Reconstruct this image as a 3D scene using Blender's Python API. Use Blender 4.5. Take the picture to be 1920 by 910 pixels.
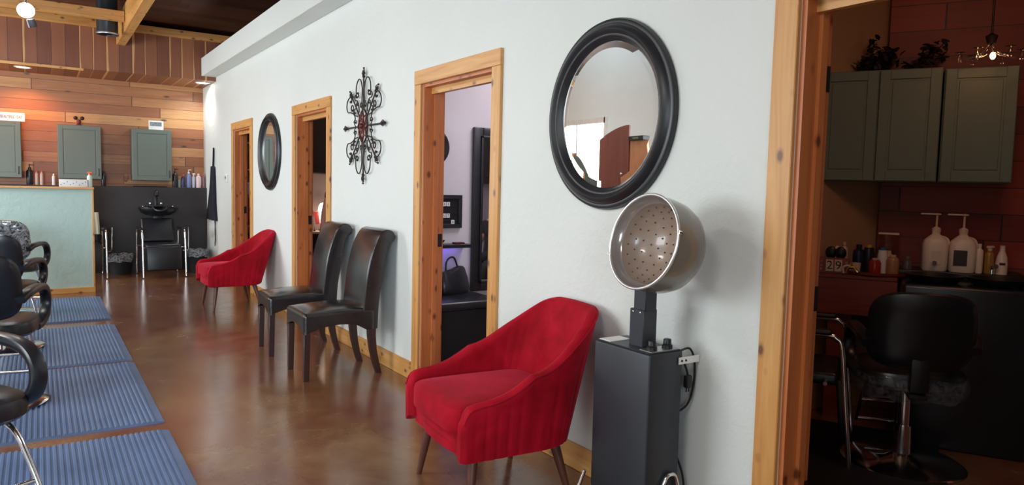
import bpy, bmesh, math, random
from mathutils import Vector, Matrix
random.seed(7)
PI = math.pi
C = bpy.context.scene.collection
for o in list(bpy.data.objects): bpy.data.objects.remove(o)
def S(r, g, b):
    f = lambda c: (c/255/12.92) if c/255 <= .04045 else ((c/255+.055)/1.055)**2.4
    return (f(r), f(g), f(b), 1)

# ---------------------------------------------------------------- camera
YAW, PITCH, ROLL, FPX = .585319, .0752336, .0233175, 1338.73
CAM = Vector((-2.1852, 0, 1.37))
_f = Vector((math.sin(YAW)*math.cos(PITCH), math.cos(YAW)*math.cos(PITCH), -math.sin(PITCH)))
_r0 = Vector((math.cos(YAW), -math.sin(YAW), 0)); _u0 = _r0.cross(_f)
_r = math.cos(ROLL)*_r0 + math.sin(ROLL)*_u0; _u = -math.sin(ROLL)*_r0 + math.cos(ROLL)*_u0
cd = bpy.data.cameras.new('camera'); co = bpy.data.objects.new('camera', cd); C.objects.link(co)
cd.sensor_width = 36; cd.lens = FPX/1920*36; cd.clip_start = .02; cd.clip_end = 100
M = Matrix((_r, _u, -_f)).transposed().to_4x4(); M.translation = CAM; co.matrix_world = M
bpy.context.scene.camera = co
sc = bpy.context.scene
sc.view_settings.view_transform = 'Standard'; sc.view_settings.look = 'None'
sc.view_settings.gamma = 1; sc.view_settings.use_curve_mapping = False
sc.view_settings.exposure = -0.08
# ---------------------------------------------------------------- world and large lights
w = bpy.data.worlds.new('world'); sc.world = w; w.use_nodes = True
w.node_tree.nodes['Background'].inputs[0].default_value = (.8, .9, 1, 1)
w.node_tree.nodes['Background'].inputs[1].default_value = .6
def area(name, loc, target, sx, sy, power, color, spread=PI):
    l = bpy.data.lights.new(name, 'AREA'); l.shape = 'RECTANGLE'; l.size = sx; l.size_y = sy
    l.energy = power; l.color = color; l.spread = spread
    o = bpy.data.objects.new(name, l); C.objects.link(o); o.location = loc
    o.rotation_euler = (Vector(target)-Vector(loc)).to_track_quat('-Z', 'Y').to_euler(); return o
def spot(name, loc, target, power, color, size=1.6, blend=.6, rad=.05):
    l = bpy.data.lights.new(name, 'SPOT'); l.energy = power; l.color = color
    l.spot_size = size; l.spot_blend = blend; l.shadow_soft_size = rad
    o = bpy.data.objects.new(name, l); C.objects.link(o); o.location = loc
    o.rotation_euler = (Vector(target)-Vector(loc)).to_track_quat('-Z', 'Y').to_euler(); return o
def point(name, loc, power, color, rad=.05):
    l = bpy.data.lights.new(name, 'POINT'); l.energy = power; l.color = color; l.shadow_soft_size = rad
    o = bpy.data.objects.new(name, l); C.objects.link(o); o.location = loc; return o
COOL = (.90, .97, 1.0); NEUT = (1.0, .97, .93); WARM = (1, .62, .3)
area('window_daylight', (-5.62, 10.0, 1.75), (0, 9.4, 1.5), 2.2, 1.5, 235, COOL)
area('window_daylight_near', (-5.62, 4.2, 1.75), (0, 4.0, 1.5), 2.6, 1.5, 150, COOL)
area('front_window_daylight', (-4.0, -2.72, 1.75), (-2.9, 8, 1.0), 2.4, 1.5, 85, (.70, .86, 1.0), math.radians(75))
FILL_PANELS = [(-3.4, 0.2), (-3.4, 4.3), (-3.4, 8.9)]  # unseen panels added overhead as general fill
for px_, py_ in FILL_PANELS:
    PW = 62 if py_ < 1 else 44
    area('ceiling_fill_lamp', (px_, py_, 3.30), (px_, py_, 0), .55, 1.15, PW, NEUT)
    area('ceiling_fill_uplight', (px_, py_, 3.36), (px_-.4, py_, 4.4), .55, 1.15, 52, (.86, .95, 1))  # added uplight that brightens the upper left wall for the mirror
spot('corner_can_lamp', (-.13, 11.62, 2.80), (-.10, 11.9, 0), 36, (.93, .97, 1), 2.6, .8, .04)
spot('warm_can_lamp', (-2.30, 11.72, 2.80), (-2.30, 12.0, 0), 62, (1, .38, .10), 2.3, .8, .04)
area('room_three_lamp', (1.6, 4.3, 2.84), (1.6, 4.3, 0), .9, .9, 34, (.97, .93, 1))
point('room_two_lamp', (.735, 8.50, 1.02), 2.5, (1, .78, .62), .05)
area('room_two_ceiling_lamp', (1.5, 7.4, 2.84), (1.5, 7.4, 0), .5, .5, 9, (1, .6, .42))
area('room_one_lamp', (1.5, 10.4, 2.84), (1.5, 10.4, 0), .5, .5, 5, (1, .75, .6))
point('chandelier_lamp', (2.09, 1.84, 2.11), .45, (1, .42, .2), .03)
area('dark_room_fill', (1.0, 1.2, 2.85), (1.4, 1.6, 0), .6, .6, 7, (1, .52, .33))  # added warm fill overhead that lifts the dark room

# ---------------------------------------------------------------- pixel helper (turns a measured pixel into a place on a known plane)
def ray(px, py): return _f + (px-960)/FPX*_r - (py-455)/FPX*_u
def at_x(px, py, x): v = ray(px, py); return CAM + v*((x-CAM.x)/v.x)
def at_y(px, py, y): v = ray(px, py); return CAM + v*((y-CAM.y)/v.y)
def at_z(px, py, z): v = ray(px, py); return CAM + v*((z-CAM.z)/v.z)

# ---------------------------------------------------------------- materials
def newmat(name):
    m = bpy.data.materials.new(name); m.use_nodes = True
    return m, m.node_tree, m.node_tree.nodes['Principled BSDF']
def N(nt, t, **k):
    n = nt.nodes.new(t)
    for a, b in k.items(): setattr(n, a, b)
    return n
def math_(nt, op, a, b=None, c=None):
    n = N(nt, 'ShaderNodeMath', operation=op)
    for i, v in enumerate((a, b, c)):
        if v is None: continue
        if isinstance(v, (int, float)): n.inputs[i].default_value = v
        else: nt.links.new(v, n.inputs[i])
    return n.outputs[0]
def coords(nt, scale=(1, 1, 1), loc=(0, 0, 0)):
    tc = N(nt, 'ShaderNodeTexCoord'); mp = N(nt, 'ShaderNodeMapping')
    mp.inputs['Scale'].default_value = scale; mp.inputs['Location'].default_value = loc
    nt.links.new(tc.outputs['Object'], mp.inputs[0]); return mp.outputs[0]
def noise(nt, vec, scale, detail=3, rough=.5, dist=0):
    n = N(nt, 'ShaderNodeTexNoise'); n.inputs['Scale'].default_value = scale; n.inputs['Detail'].default_value = detail
    n.inputs['Roughness'].default_value = rough; n.inputs['Distortion'].default_value = dist
    if vec is not None: nt.links.new(vec, n.inputs['Vector'])
    return n.outputs[0]
def ramp(nt, fac, stops):
    r = N(nt, 'ShaderNodeValToRGB'); el = r.color_ramp.elements
    while len(el) < len(stops): el.new(.5)
    for e, (p, c) in zip(el, stops): e.position = p; e.color = c
    nt.links.new(fac, r.inputs[0]); return r.outputs[0]
def mix(nt, fac, a, b, mode='MIX'):
    m = N(nt, 'ShaderNodeMix', data_type='RGBA', blend_type=mode)
    for i, v in ((0, fac), (6, a), (7, b)):
        if isinstance(v, (int, float)): m.inputs[i].default_value = v
        elif isinstance(v, tuple): m.inputs[i].default_value = v
        else: nt.links.new(v, m.inputs[i])
    return m.outputs[2]
def bump(nt, b, h, strength, dist=.01):
    n = N(nt, 'ShaderNodeBump'); n.inputs['Strength'].default_value = strength; n.inputs['Distance'].default_value = dist
    nt.links.new(h, n.inputs['Height']); nt.links.new(n.outputs[0], b.inputs['Normal'])
def plain(name, c, rough=.5, metal=0, spec=.5, var=.06, scale=8, bmp=0, bscale=60, coat=0, sheen=0, emit=None, es=1, trans=0, alpha=1):
    m, nt, b = newmat(name)
    v = coords(nt)
    n = noise(nt, v, scale, 3)
    lo = tuple(x*(1-var) for x in c[:3])+(1,); hi = tuple(min(1, x*(1+var)) for x in c[:3])+(1,)
    nt.links.new(ramp(nt, n, [(.3, lo), (.7, hi)]), b.inputs['Base Color'])
    b.inputs['Roughness'].default_value = rough; b.inputs['Metallic'].default_value = metal
    b.inputs['Specular IOR Level'].default_value = spec
    b.inputs['Coat Weight'].default_value = coat; b.inputs['Transmission Weight'].default_value = trans
    b.inputs['Alpha'].default_value = alpha
    if sheen: b.inputs['Sheen Weight'].default_value = sheen; b.inputs['Sheen Roughness'].default_value = .4; b.inputs['Sheen Tint'].default_value = (1, .35, .4, 1)
    if emit: b.inputs['Emission Color'].default_value = emit; b.inputs['Emission Strength'].default_value = es
    if bmp: bump(nt, b, noise(nt, v, bscale, 4), bmp, .004)
    return m
def board(name, long_axis, light, mid, dark, rough=.42, knots=True, coat=.15):
    m, nt, b = newmat(name)
    sc_ = [14, 14, 14]; sc_[long_axis] = .9
    v = coords(nt, tuple(sc_)); g = noise(nt, v, 1.6, 6, .6, .8)
    c = ramp(nt, g, [(.25, dark), (.45, mid), (.75, light)])
    big = noise(nt, coords(nt), 1.1, 2)
    c = mix(nt, math_(nt, 'MULTIPLY', big, .35), c, mid)
    if knots:
        s2 = [12, 12, 12]; s2[long_axis] = 7
        vo = N(nt, 'ShaderNodeTexVoronoi'); vo.inputs['Scale'].default_value = 1
        nt.links.new(coords(nt, tuple(s2), (3.1, 1.7, 5.3)), vo.inputs['Vector'])
        k = ramp(nt, vo.outputs['Distance'], [(.10, (.9, .9, .9, 1)), (.16, (.35, .35, .35, 1)), (.24, (0, 0, 0, 1))])
        c = mix(nt, k, c, tuple(x*.30 for x in dark[:3])+(1,))
    nt.links.new(c, b.inputs['Base Color']); b.inputs['Roughness'].default_value = rough
    b.inputs['Coat Weight'].default_value = coat; b.inputs['Coat Roughness'].default_value = .3
    bump(nt, b, g, .12, .003)
    return m
def planks(name, la, ra, rh, ln, stops, rough=.5, gap=.03, coat=.1, knot=True, streak=None):
    """la: axis the boards run along, ra: axis across them"""
    m, nt, b = newmat(name)
    tc = N(nt, 'ShaderNodeTexCoord'); sp = N(nt, 'ShaderNodeSeparateXYZ'); nt.links.new(tc.outputs['Object'], sp.inputs[0])
    L = sp.outputs[la]; Rr = math_(nt, 'DIVIDE', sp.outputs[ra], rh)
    row = math_(nt, 'FLOOR', Rr); fr = math_(nt, 'FRACT', Rr)
    wn = N(nt, 'ShaderNodeTexWhiteNoise', noise_dimensions='1D'); nt.links.new(row, wn.inputs['W'])
    Lp = math_(nt, 'DIVIDE', math_(nt, 'ADD', L, math_(nt, 'MULTIPLY', wn.outputs[0], ln*3)), ln)
    idx = math_(nt, 'FLOOR', Lp); fl = math_(nt, 'FRACT', Lp)
    w2 = N(nt, 'ShaderNodeTexWhiteNoise', noise_dimensions='2D'); cb = N(nt, 'ShaderNodeCombineXYZ')
    nt.links.new(row, cb.inputs[0]); nt.links.new(idx, cb.inputs[1]); nt.links.new(cb.outputs[0], w2.inputs['Vector'])
    r = w2.outputs[0]
    cv = N(nt, 'ShaderNodeCombineXYZ')
    nt.links.new(math_(nt, 'MULTIPLY', L, 1.0), cv.inputs[0])
    nt.links.new(math_(nt, 'MULTIPLY', sp.outputs[ra], 13), cv.inputs[1])
    nt.links.new(math_(nt, 'MULTIPLY', r, 37), cv.inputs[2])
    g = noise(nt, cv.outputs[0], 1.5, 6, .62, 1.2)
    t = math_(nt, 'ADD', math_(nt, 'MULTIPLY', r, .62), math_(nt, 'MULTIPLY', g, .42))
    c = ramp(nt, t, stops)
    if streak:   # sapwood band at the edge of some boards
        e = math_(nt, 'ADD', fr, math_(nt, 'MULTIPLY', math_(nt, 'SUBTRACT', noise(nt, cv.outputs[0], .9, 2), .5), .6))
        k = math_(nt, 'MULTIPLY', math_(nt, 'LESS_THAN', e, .16), math_(nt, 'GREATER_THAN', r, .35))
        c = mix(nt, k, c, streak)
    if knot:
        vo = N(nt, 'ShaderNodeTexVoronoi'); vo.inputs['Scale'].default_value = 1
        c2 = N(nt, 'ShaderNodeCombineXYZ'); nt.links.new(math_(nt, 'MULTIPLY', L, 2.4), c2.inputs[0])
        nt.links.new(math_(nt, 'MULTIPLY', sp.outputs[ra], 6.5), c2.inputs[1]); nt.links.new(c2.outputs[0], vo.inputs['Vector'])
        k = ramp(nt, vo.outputs['Distance'], [(.06, (.85, .85, .85, 1)), (.14, (0, 0, 0, 1))])
        c = mix(nt, k, c, (.03, .012, .005, 1))
    gp = math_(nt, 'MAXIMUM', math_(nt, 'LESS_THAN', fr, gap), math_(nt, 'LESS_THAN', fl, .004))
    c = mix(nt, gp, c, (.02, .008, .004, 1))
    nt.links.new(c, b.inputs['Base Color']); b.inputs['Roughness'].default_value = rough
    b.inputs['Coat Weight'].default_value = coat; b.inputs['Coat Roughness'].default_value = .35
    bump(nt, b, math_(nt, 'SUBTRACT', 1.0, gp), .3, .004)
    return m
def drywall(name, c, rough=.55, k=.25):
    m, nt, b = newmat(name); v = coords(nt)
    h = noise(nt, v, 16, 5, .6, .4); h2 = ramp(nt, h, [(.42, (0, 0, 0, 1)), (.62, (1, 1, 1, 1))])
    n = noise(nt, v, 1.3, 2)
    nt.links.new(ramp(nt, n, [(.3, tuple(x*.965 for x in c[:3])+(1,)), (.7, c)]), b.inputs['Base Color'])
    b.inputs['Roughness'].default_value = rough; bump(nt, b, h2, k, .004); return m
def concrete(name):
    m, nt, b = newmat(name); v = coords(nt)
    n1 = noise(nt, v, .9, 6, .62, 1.3); n2 = noise(nt, v, 5, 6, .6, .6)
    a = ramp(nt, n1, [(.32, S(98, 40, 32)), (.45, S(114, 60, 42)), (.55, S(124, 84, 50)), (.70, S(146, 112, 78))])
    c = ramp(nt, n2, [(.3, S(90, 54, 42)), (.6, S(118, 86, 58)), (.75, S(140, 110, 80))])
    nt.links.new(mix(nt, .42, a, c), b.inputs['Base Color'])
    rr = ramp(nt, n2, [(.2, (.17, .17, .17, 1)), (.8, (.30, .30, .30, 1))]); nt.links.new(rr, b.inputs['Roughness'])
    b.inputs['Specular IOR Level'].default_value = .55
    b.inputs['Coat Weight'].default_value = .35; b.inputs['Coat Roughness'].default_value = .16
    bump(nt, b, noise(nt, v, 3, 3), .05, .01)
    return m
PL, PM, PD = S(222, 172, 104), S(205, 146, 78), S(176, 108, 50)
m_pine_z = board('pine_upright', 2, PL, PM, PD)
m_pine_y = board('pine_along', 1, PL, PM, PD)
m_pine_x = board('pine_across', 0, PL, PM, PD)
JL, JM, JD = S(205, 128, 74), S(190, 108, 56), S(160, 80, 38)
m_jamb_z = board('stained_jamb_upright', 2, JL, JM, JD)
m_jamb_y = board('stained_jamb_along', 1, JL, JM, JD)
m_wall = drywall('white_plaster', S(222, 226, 222))
m_wall_left = drywall('bright_white_paint', S(236, 244, 243), k=.1)
m_wall2 = drywall('lilac_white_paint', S(216, 208, 212), k=.08)
m_tan = drywall('tan_paint', S(176, 140, 108), k=.1)
m_beige = drywall('beige_paint', S(214, 186, 172), k=.08)
m_sage = drywall('sage_plaster', S(182, 208, 200), k=.45)
m_floor = concrete('stained_concrete')
m_planks = planks('cedar_planks', 0, 2, .145, 2.1, [(.15, S(122, 68, 42)), (.4, S(150, 90, 54)), (.6, S(166, 106, 64)), (.85, S(204, 152, 98))], coat=.25)
m_fascia = planks('cedar_upright_planks', 2, 0, .155, 60, [(.1, S(108, 56, 34)), (.5, S(134, 76, 46)), (.9, S(158, 98, 62))], knot=False, streak=S(206, 152, 96))
m_ceil = planks('dark_ceiling_planks', 0, 1, .18, 3, [(.1, S(62, 34, 26)), (.5, S(84, 48, 34)), (.9, S(104, 62, 44))], knot=False)
m_redplank = planks('red_brown_planks', 1, 2, .16, 2.5, [(.1, S(96, 30, 20)), (.5, S(130, 42, 26)), (.9, S(160, 60, 36))], knot=False)
m_blackwall = plain('near_black_laminate', S(37, 29, 27), .45, var=.1)
m_sagecab = plain('sage_cabinet_paint', S(98, 106, 97), .45, var=.04, scale=3)
m_velvet = None
m_walnut = board('walnut_leg', 2, S(104, 58, 40), S(84, 44, 32), S(58, 28, 22), knots=False)
m_darkleg = board('dark_chair_leg', 2, S(62, 32, 28), S(48, 24, 22), S(32, 16, 16), knots=False, coat=.4)
m_leather = plain('dark_brown_leather', S(40, 34, 35), .2, var=.12, bmp=.12, bscale=120, spec=.6)
m_vinyl = plain('black_vinyl', S(22, 24, 30), .32, var=.1, bmp=.05, spec=.6)
m_black = plain('black_plastic', S(20, 20, 23), .4)
m_blackmat = plain('black_matte', S(16, 15, 17), .75)
m_chrome = plain('chrome', (.8, .8, .82, 1), .12, 1, var=.02)
m_steel = plain('brushed_steel', (.5, .5, .5, 1), .35, 1)
m_rubber = plain('blue_grey_rubber', S(90, 110, 144), .42, var=.15, scale=3, spec=.4)
m_gunmetal = plain('dryer_enamel', S(44, 48, 55), .42, var=.04)
m_white = plain('white_plastic', S(232, 230, 226), .4)
m_cream = plain('cream_plastic', S(222, 200, 180), .4)
m_iron = plain('wrought_iron', S(46, 38, 36), .5, .5, var=.3)
m_rust = plain('red_brown_metal', S(96, 36, 32), .45, .4, var=.4, scale=30)
m_frame = plain('black_wood_frame', S(30, 32, 36), .38, var=.25, scale=20, spec=.6)
m_navycloth = plain('navy_cloth', S(22, 24, 36), .85, var=.2)
m_redwood = board('red_brown_wood', 2, S(150, 78, 56), S(136, 64, 46), S(112, 48, 34), knots=False)
m_orangewood = board('orange_wood', 2, S(226, 156, 106), S(214, 140, 90), S(196, 120, 70), knots=False)
m_skin = plain('skin', S(222, 160, 138), .5, var=.05)
m_hair = plain('brown_hair', S(70, 42, 28), .6, var=.3, scale=50)
def glassy(name, c, rough=.02, ior=1.45):
    m, nt, b = newmat(name); b.inputs['Base Color'].default_value = c; b.inputs['Transmission Weight'].default_value = 1
    b.inputs['Roughness'].default_value = rough; b.inputs['IOR'].default_value = ior
    n = noise(nt, coords(nt), 5, 2); r = ramp(nt, n, [(0, tuple(x*.96 for x in c[:3])+(1,)), (1, c)]); nt.links.new(r, b.inputs['Base Color']); return m
m_clear = glassy('clear_plastic', (.92, .94, .95, 1), .08, 1.2)
m_mirror = plain('mirror_glass', (.93, .95, .95, 1), .01, 1, var=.005)
m_darkmirror = plain('dim_mirror_glass', (.72, .72, .74, 1), .04, 1, var=.02)
def emitter(name, c, s):
    return plain(name, c, .5, emit=c, es=s)
def velvet():
    m, nt, b = newmat('red_velvet'); v = coords(nt)
    n = noise(nt, v, 7, 4, .6, .8)
    nt.links.new(ramp(nt, n, [(.3, S(138, 3, 20)), (.5, S(160, 5, 28)), (.72, S(178, 12, 38))]), b.inputs['Base Color'])
    b.inputs['Roughness'].default_value = .75; b.inputs['Specular IOR Level'].default_value = .15
    b.inputs['Sheen Weight'].default_value = .42; b.inputs['Sheen Roughness'].default_value = .35; b.inputs['Sheen Tint'].default_value = (1, .12, .2, 1)
    bump(nt, b, noise(nt, v, 160, 3), .15, .002); return m
m_velvet = velvet()

# ---------------------------------------------------------------- mesh helpers
def T(loc=(0, 0, 0), rx=0, ry=0, rz=0):
    return Matrix.Translation(loc) @ Matrix.Rotation(rz, 4, 'Z') @ Matrix.Rotation(ry, 4, 'Y') @ Matrix.Rotation(rx, 4, 'X')
def merge(bm, b2, mat=None):
    if mat is not None: bmesh.ops.transform(b2, matrix=mat, verts=b2.verts)
    me = bpy.data.meshes.new('tmp'); b2.to_mesh(me); b2.free(); bm.from_mesh(me); bpy.data.meshes.remove(me)
def box(bm, x0, x1, y0, y1, z0, z1, r=0, seg=2, mat=None):
    b = bmesh.new(); bmesh.ops.create_cube(b, size=1)
    for v in b.verts:
        v.co = Vector((x0+(v.co.x+.5)*(x1-x0), y0+(v.co.y+.5)*(y1-y0), z0+(v.co.z+.5)*(z1-z0)))
    if r: bmesh.ops.bevel(b, geom=list(b.edges), offset=r, segments=seg, profile=.5, affect='EDGES', clamp_overlap=True)
    merge(bm, b, mat); return bm
def lathe(bm, prof, seg=24, mat=None, arc=2*PI, cap=True):
    b = bmesh.new(); full = abs(arc-2*PI) < 1e-6; n = seg if full else seg+1
    rings = []
    for r, z in prof:
        if r < 1e-6: rings.append([b.verts.new((0, 0, z))]*n)
        else: rings.append([b.verts.new((r*math.cos(arc*i/seg), r*math.sin(arc*i/seg), z)) for i in range(n)])
    for a, c in zip(rings, rings[1:]):
        for i in range(seg):
            j = (i+1) % n
            q = []
            for v in (a[i], a[j], c[j], c[i]):
                if v not in q: q.append(v)
            if len(q) > 2:
                try: b.faces.new(q)
                except ValueError: pass
    if cap and full:
        for rg in (rings[0], rings[-1]):
            if len(set(rg)) > 2:
                try: b.faces.new(rg)
                except ValueError: pass
    bmesh.ops.recalc_face_normals(b, faces=b.faces); merge(bm, b, mat); return bm
def loft(bm, rings, closed=True, caps=True, mat=None, loop=False):
    b = bmesh.new(); R = [[b.verts.new(p) for p in r] for r in rings]
    n = len(R[0]); pairs = list(zip(R, R[1:])) + ([(R[-1], R[0])] if loop else [])
    for a, c in pairs:
        for i in range(n if closed else n-1):
            j = (i+1) % n; b.faces.new((a[i], a[j], c[j], c[i]))
    if caps and closed and not loop: b.faces.new(R[0][::-1]); b.faces.new(R[-1])
    bmesh.ops.recalc_face_normals(b, faces=b.faces); merge(bm, b, mat); return bm
def smooth_pts(pts, n=6, closed=False):
    P = [Vector(p) for p in pts]; out = []; L = len(P)
    rng = L if closed else L-1
    for i in range(rng):
        p0 = P[(i-1) % L] if (closed or i > 0) else P[0]; p1 = P[i]; p2 = P[(i+1) % L]
        p3 = P[(i+2) % L] if (closed or i+2 < L) else P[-1]
        for k in range(n):
            t = k/n; out.append(.5*((2*p1)+(-p0+p2)*t+(2*p0-5*p1+4*p2-p3)*t*t+(-p0+3*p1-3*p2+p3)*t**3))
    if not closed: out.append(P[-1])
    return out
def tube(bm, pts, r, seg=8, closed=False, smooth=0, mat=None):
    P = smooth_pts(pts, smooth, closed) if smooth else [Vector(p) for p in pts]
    rr = r if isinstance(r, (list, tuple)) else [r]*len(P)
    if len(rr) != len(P): rr = [rr[0]+(rr[-1]-rr[0])*i/(len(P)-1) for i in range(len(P))]
    rings = []; up = None
    for i, p in enumerate(P):
        a = P[i-1] if i > 0 else (P[-1] if closed else P[0]); c = P[i+1] if i < len(P)-1 else (P[0] if closed else P[-1])
        t = (c-a).normalized()
        if up is None: up = t.orthogonal().normalized()
        up = (up-t*up.dot(t)).normalized(); s = t.cross(up)
        rings.append([p+rr[i]*(math.cos(2*PI*k/seg)*up+math.sin(2*PI*k/seg)*s) for k in range(seg)])
    return loft(bm, rings, True, True, mat, loop=closed)
def strip(bm, pts, wid, thk, side=(0, 1, 0), smooth=6, rnd=.35):
    """rounded-rectangle section swept along pts; side is the width direction"""
    P = smooth_pts(pts, smooth) if smooth else [Vector(p) for p in pts]; sd = Vector(side).normalized(); rings = []
    sec = []
    for k in range(12):
        a = 2*PI*k/12+PI/12; cx, sx = math.cos(a), math.sin(a); e = .55
        sec.append((math.copysign(abs(cx)**e, cx), math.copysign(abs(sx)**e, sx)))
    for i, p in enumerate(P):
        t = (P[min(i+1, len(P)-1)]-P[max(i-1, 0)]).normalized(); nrm = t.cross(sd).normalized()
        w_ = wid[i*(len(wid)-1)//(len(P)-1)] if isinstance(wid, (list, tuple)) else wid
        rings.append([p+sd*(u*w_/2)+nrm*(v*thk/2) for u, v in sec])
    return loft(bm, rings)
def prism(bm, outline, a0, a1, axis=1, mat=None, r=0):
    b = bmesh.new(); lo, hi = [], []
    for u, v in outline:
        for lst, a in ((lo, a0), (hi, a1)):
            c = [0, 0, 0]; idx = [i for i in range(3) if i != axis]; c[idx[0]] = u; c[idx[1]] = v; c[axis] = a; lst.append(b.verts.new(c))
    n = len(lo); b.faces.new(lo); b.faces.new(hi[::-1])
    for i in range(n): b.faces.new((lo[i], lo[(i+1) % n], hi[(i+1) % n], hi[i]))
    bmesh.ops.recalc_face_normals(b, faces=b.faces)
    if r: bmesh.ops.bevel(b, geom=list(b.edges), offset=r, segments=3, profile=.5, affect='EDGES', clamp_overlap=True)
    merge(bm, b, mat); return bm
def sell(cx, cy, a, b_, e, n):
    o = []
    for k in range(n):
        t = 2*PI*k/n; c, s = math.cos(t), math.sin(t)
        o.append((cx+a*math.copysign(abs(c)**e, c), cy+b_*math.copysign(abs(s)**e, s)))
    return o
def ball(bm, c, r, seg=12, mat=None, sc=(1, 1, 1)):
    b = bmesh.new(); bmesh.ops.create_uvsphere(b, u_segments=seg, v_segments=max(6, seg//2+2), radius=r)
    for v in b.verts: v.co = Vector((v.co.x*sc[0]+c[0], v.co.y*sc[1]+c[1], v.co.z*sc[2]+c[2]))
    merge(bm, b, mat); return bm
B = bmesh.new
def obj(name, bm, mat, parent=None, smooth=True, label=None):
    me = bpy.data.meshes.new(name); bmesh.ops.recalc_face_normals(bm, faces=bm.faces); bm.to_mesh(me); bm.free(); me.materials.append(mat)
    if smooth:
        me.polygons.foreach_set('use_smooth', [True]*len(me.polygons))
        try: me.set_sharp_from_angle(angle=math.radians(38))
        except Exception: pass
    o = bpy.data.objects.new(name, me); C.objects.link(o)
    if parent: o.parent = parent
    if label: o['label'] = label
    return o
def thing(name, label, cat, loc=(0, 0, 0), rotz=0, group=None, kind=None):
    o = bpy.data.objects.new(name, None); C.objects.link(o); o.location = loc; o.rotation_euler = (0, 0, rotz); o.empty_display_size = .1
    if label: o['label'] = label; o['category'] = cat
    if group: o['group'] = group
    if kind: o['kind'] = kind
    return o
def tag(o, label, cat, group=None, loc=None, rotz=None):
    o['label'] = label; o['category'] = cat
    if group: o['group'] = group
    if loc: o.location = loc
    if rotz is not None: o.rotation_euler = (0, 0, rotz)
    return o
def struct(name, bm, mat, parent=None, smooth=False):
    o = obj(name, bm, mat, parent, smooth)
    if not parent: o['kind'] = 'structure'
    return o
def dup(root, loc=None, rotz=None, label=None, group=None):
    def rec(o, par):
        c = o.copy(); C.objects.link(c); c.parent = par
        for ch in list(o.children): rec(ch, c)
        return c
    r = rec(root, None)
    if loc is not None: r.location = loc
    if rotz is not None: r.rotation_euler = (0, 0, rotz)
    if label: r['label'] = label
    if group: r['group'] = group
    return r
def text_obj(name, s, size, mat, parent, loc, rot, depth=.001):
    cu = bpy.data.curves.new(name, 'FONT'); cu.body = s; cu.size = size; cu.extrude = depth; cu.align_x = 'CENTER'; cu.align_y = 'CENTER'
    tmp = bpy.data.objects.new(name, cu); C.objects.link(tmp)
    me = bpy.data.meshes.new_from_object(tmp.evaluated_get(bpy.context.evaluated_depsgraph_get())); bpy.data.objects.remove(tmp)
    me.materials.clear(); me.materials.append(mat)
    o = bpy.data.objects.new(name, me); C.objects.link(o); o.parent = parent; o.location = loc; o.rotation_euler = rot
    return o

# ================================================================ ROOM SHELL
WT = .15            # thickness of the white wall
DOORS = [(9.15, 10.06), (6.34, 7.29), (3.52, 4.43), (.55, 1.54)]
YB = 12.2; ZW = 3.14; XL = -5.5
struct('floor', box(B(), XL, 3.6, -2.6, YB, -.1, 0), m_floor)
# sloping plank ceiling
struct('ceiling', loft(B(), [[(XL, 12.3, 3.50), (3.6, 12.3, 3.50), (3.6, 12.3, 3.62), (XL, 12.3, 3.62)], [(XL, -2.7, 4.3), (3.6, -2.7, 4.3), (3.6, -2.7, 4.42), (XL, -2.7, 4.42)]]), m_ceil)
bm = B(); ys = [-2.6]
for a, b_ in sorted(DOORS): ys += [a, b_]
ys.append(YB)
for i in range(0, len(ys), 2): box(bm, 0, WT, ys[i], ys[i+1], 0, ZW)
for a, b_ in DOORS: box(bm, 0, WT, a, b_, 2.06, ZW)
bmesh.ops.remove_doubles(bm, verts=bm.verts, dist=.0005)
struct('wall_right', bm, m_wall)
struct('trim_1', box(B(), -.2, 0, -2.6, 11.19, 2.885, ZW, .006, 1), m_wall)          # boxed ledge along the wall top
struct('wall_back', box(B(), XL, 3.6, YB, YB+.1, 0, 3.6), m_planks)
bm = B(); box(bm, XL, -5.2, -2.7, -2.6, 0, 4.3); box(bm, -2.8, 3.6, -2.7, -2.6, 0, 4.3); box(bm, -5.2, -2.8, -2.7, -2.6, 0, 1.0); box(bm, -5.2, -2.8, -2.7, -2.6, 2.5, 4.3)
struct('wall_front', bm, m_wall)
w_ = thing('window_3', None, None, (0, 0, 0), kind='structure')
bm = B(); box(bm, -5.26, -5.17, -2.66, -2.58, .94, 2.56); box(bm, -2.83, -2.74, -2.66, -2.58, .94, 2.56); box(bm, -5.2, -2.8, -2.66, -2.58, .94, 1.03); box(bm, -5.2, -2.8, -2.66, -2.58, 2.47, 2.56); box(bm, -4.02, -3.98, -2.65, -2.59, 1, 2.5)
obj('window_frame', bm, m_white, w_, False)
bm = B()
WIN = [(8.9, 11.1), (2.9, 5.5)]
box(bm, XL-.1, XL, -2.6, 2.9, 0, 4.3); box(bm, XL-.1, XL, 5.5, 8.9, 0, 4.3); box(bm, XL-.1, XL, 11.1, YB, 0, 4.3)
for a, b_ in WIN: box(bm, XL-.1, XL, a, b_, 0, 1.0); box(bm, XL-.1, XL, a, b_, 2.5, 4.3)
struct('wall_left', bm, m_wall_left)
for i, (a, b_) in enumerate(WIN):
    w_ = thing('window_%d' % (i+1), None, None, (0, 0, 0), kind='structure')
    bm = B(); box(bm, XL-.06, XL+.02, a-.06, a+.03, .94, 2.56); box(bm, XL-.06, XL+.02, b_-.03, b_+.06, .94, 2.56)
    box(bm, XL-.06, XL+.02, a, b_, .94, 1.03); box(bm, XL-.06, XL+.02, a, b_, 2.47, 2.56)
    for k in (1, 2): yy = a+(b_-a)*k/3; box(bm, XL-.05, XL+.01, yy-.02, yy+.02, 1, 2.5)
    obj('window_frame', bm, m_white, w_, False)
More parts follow.
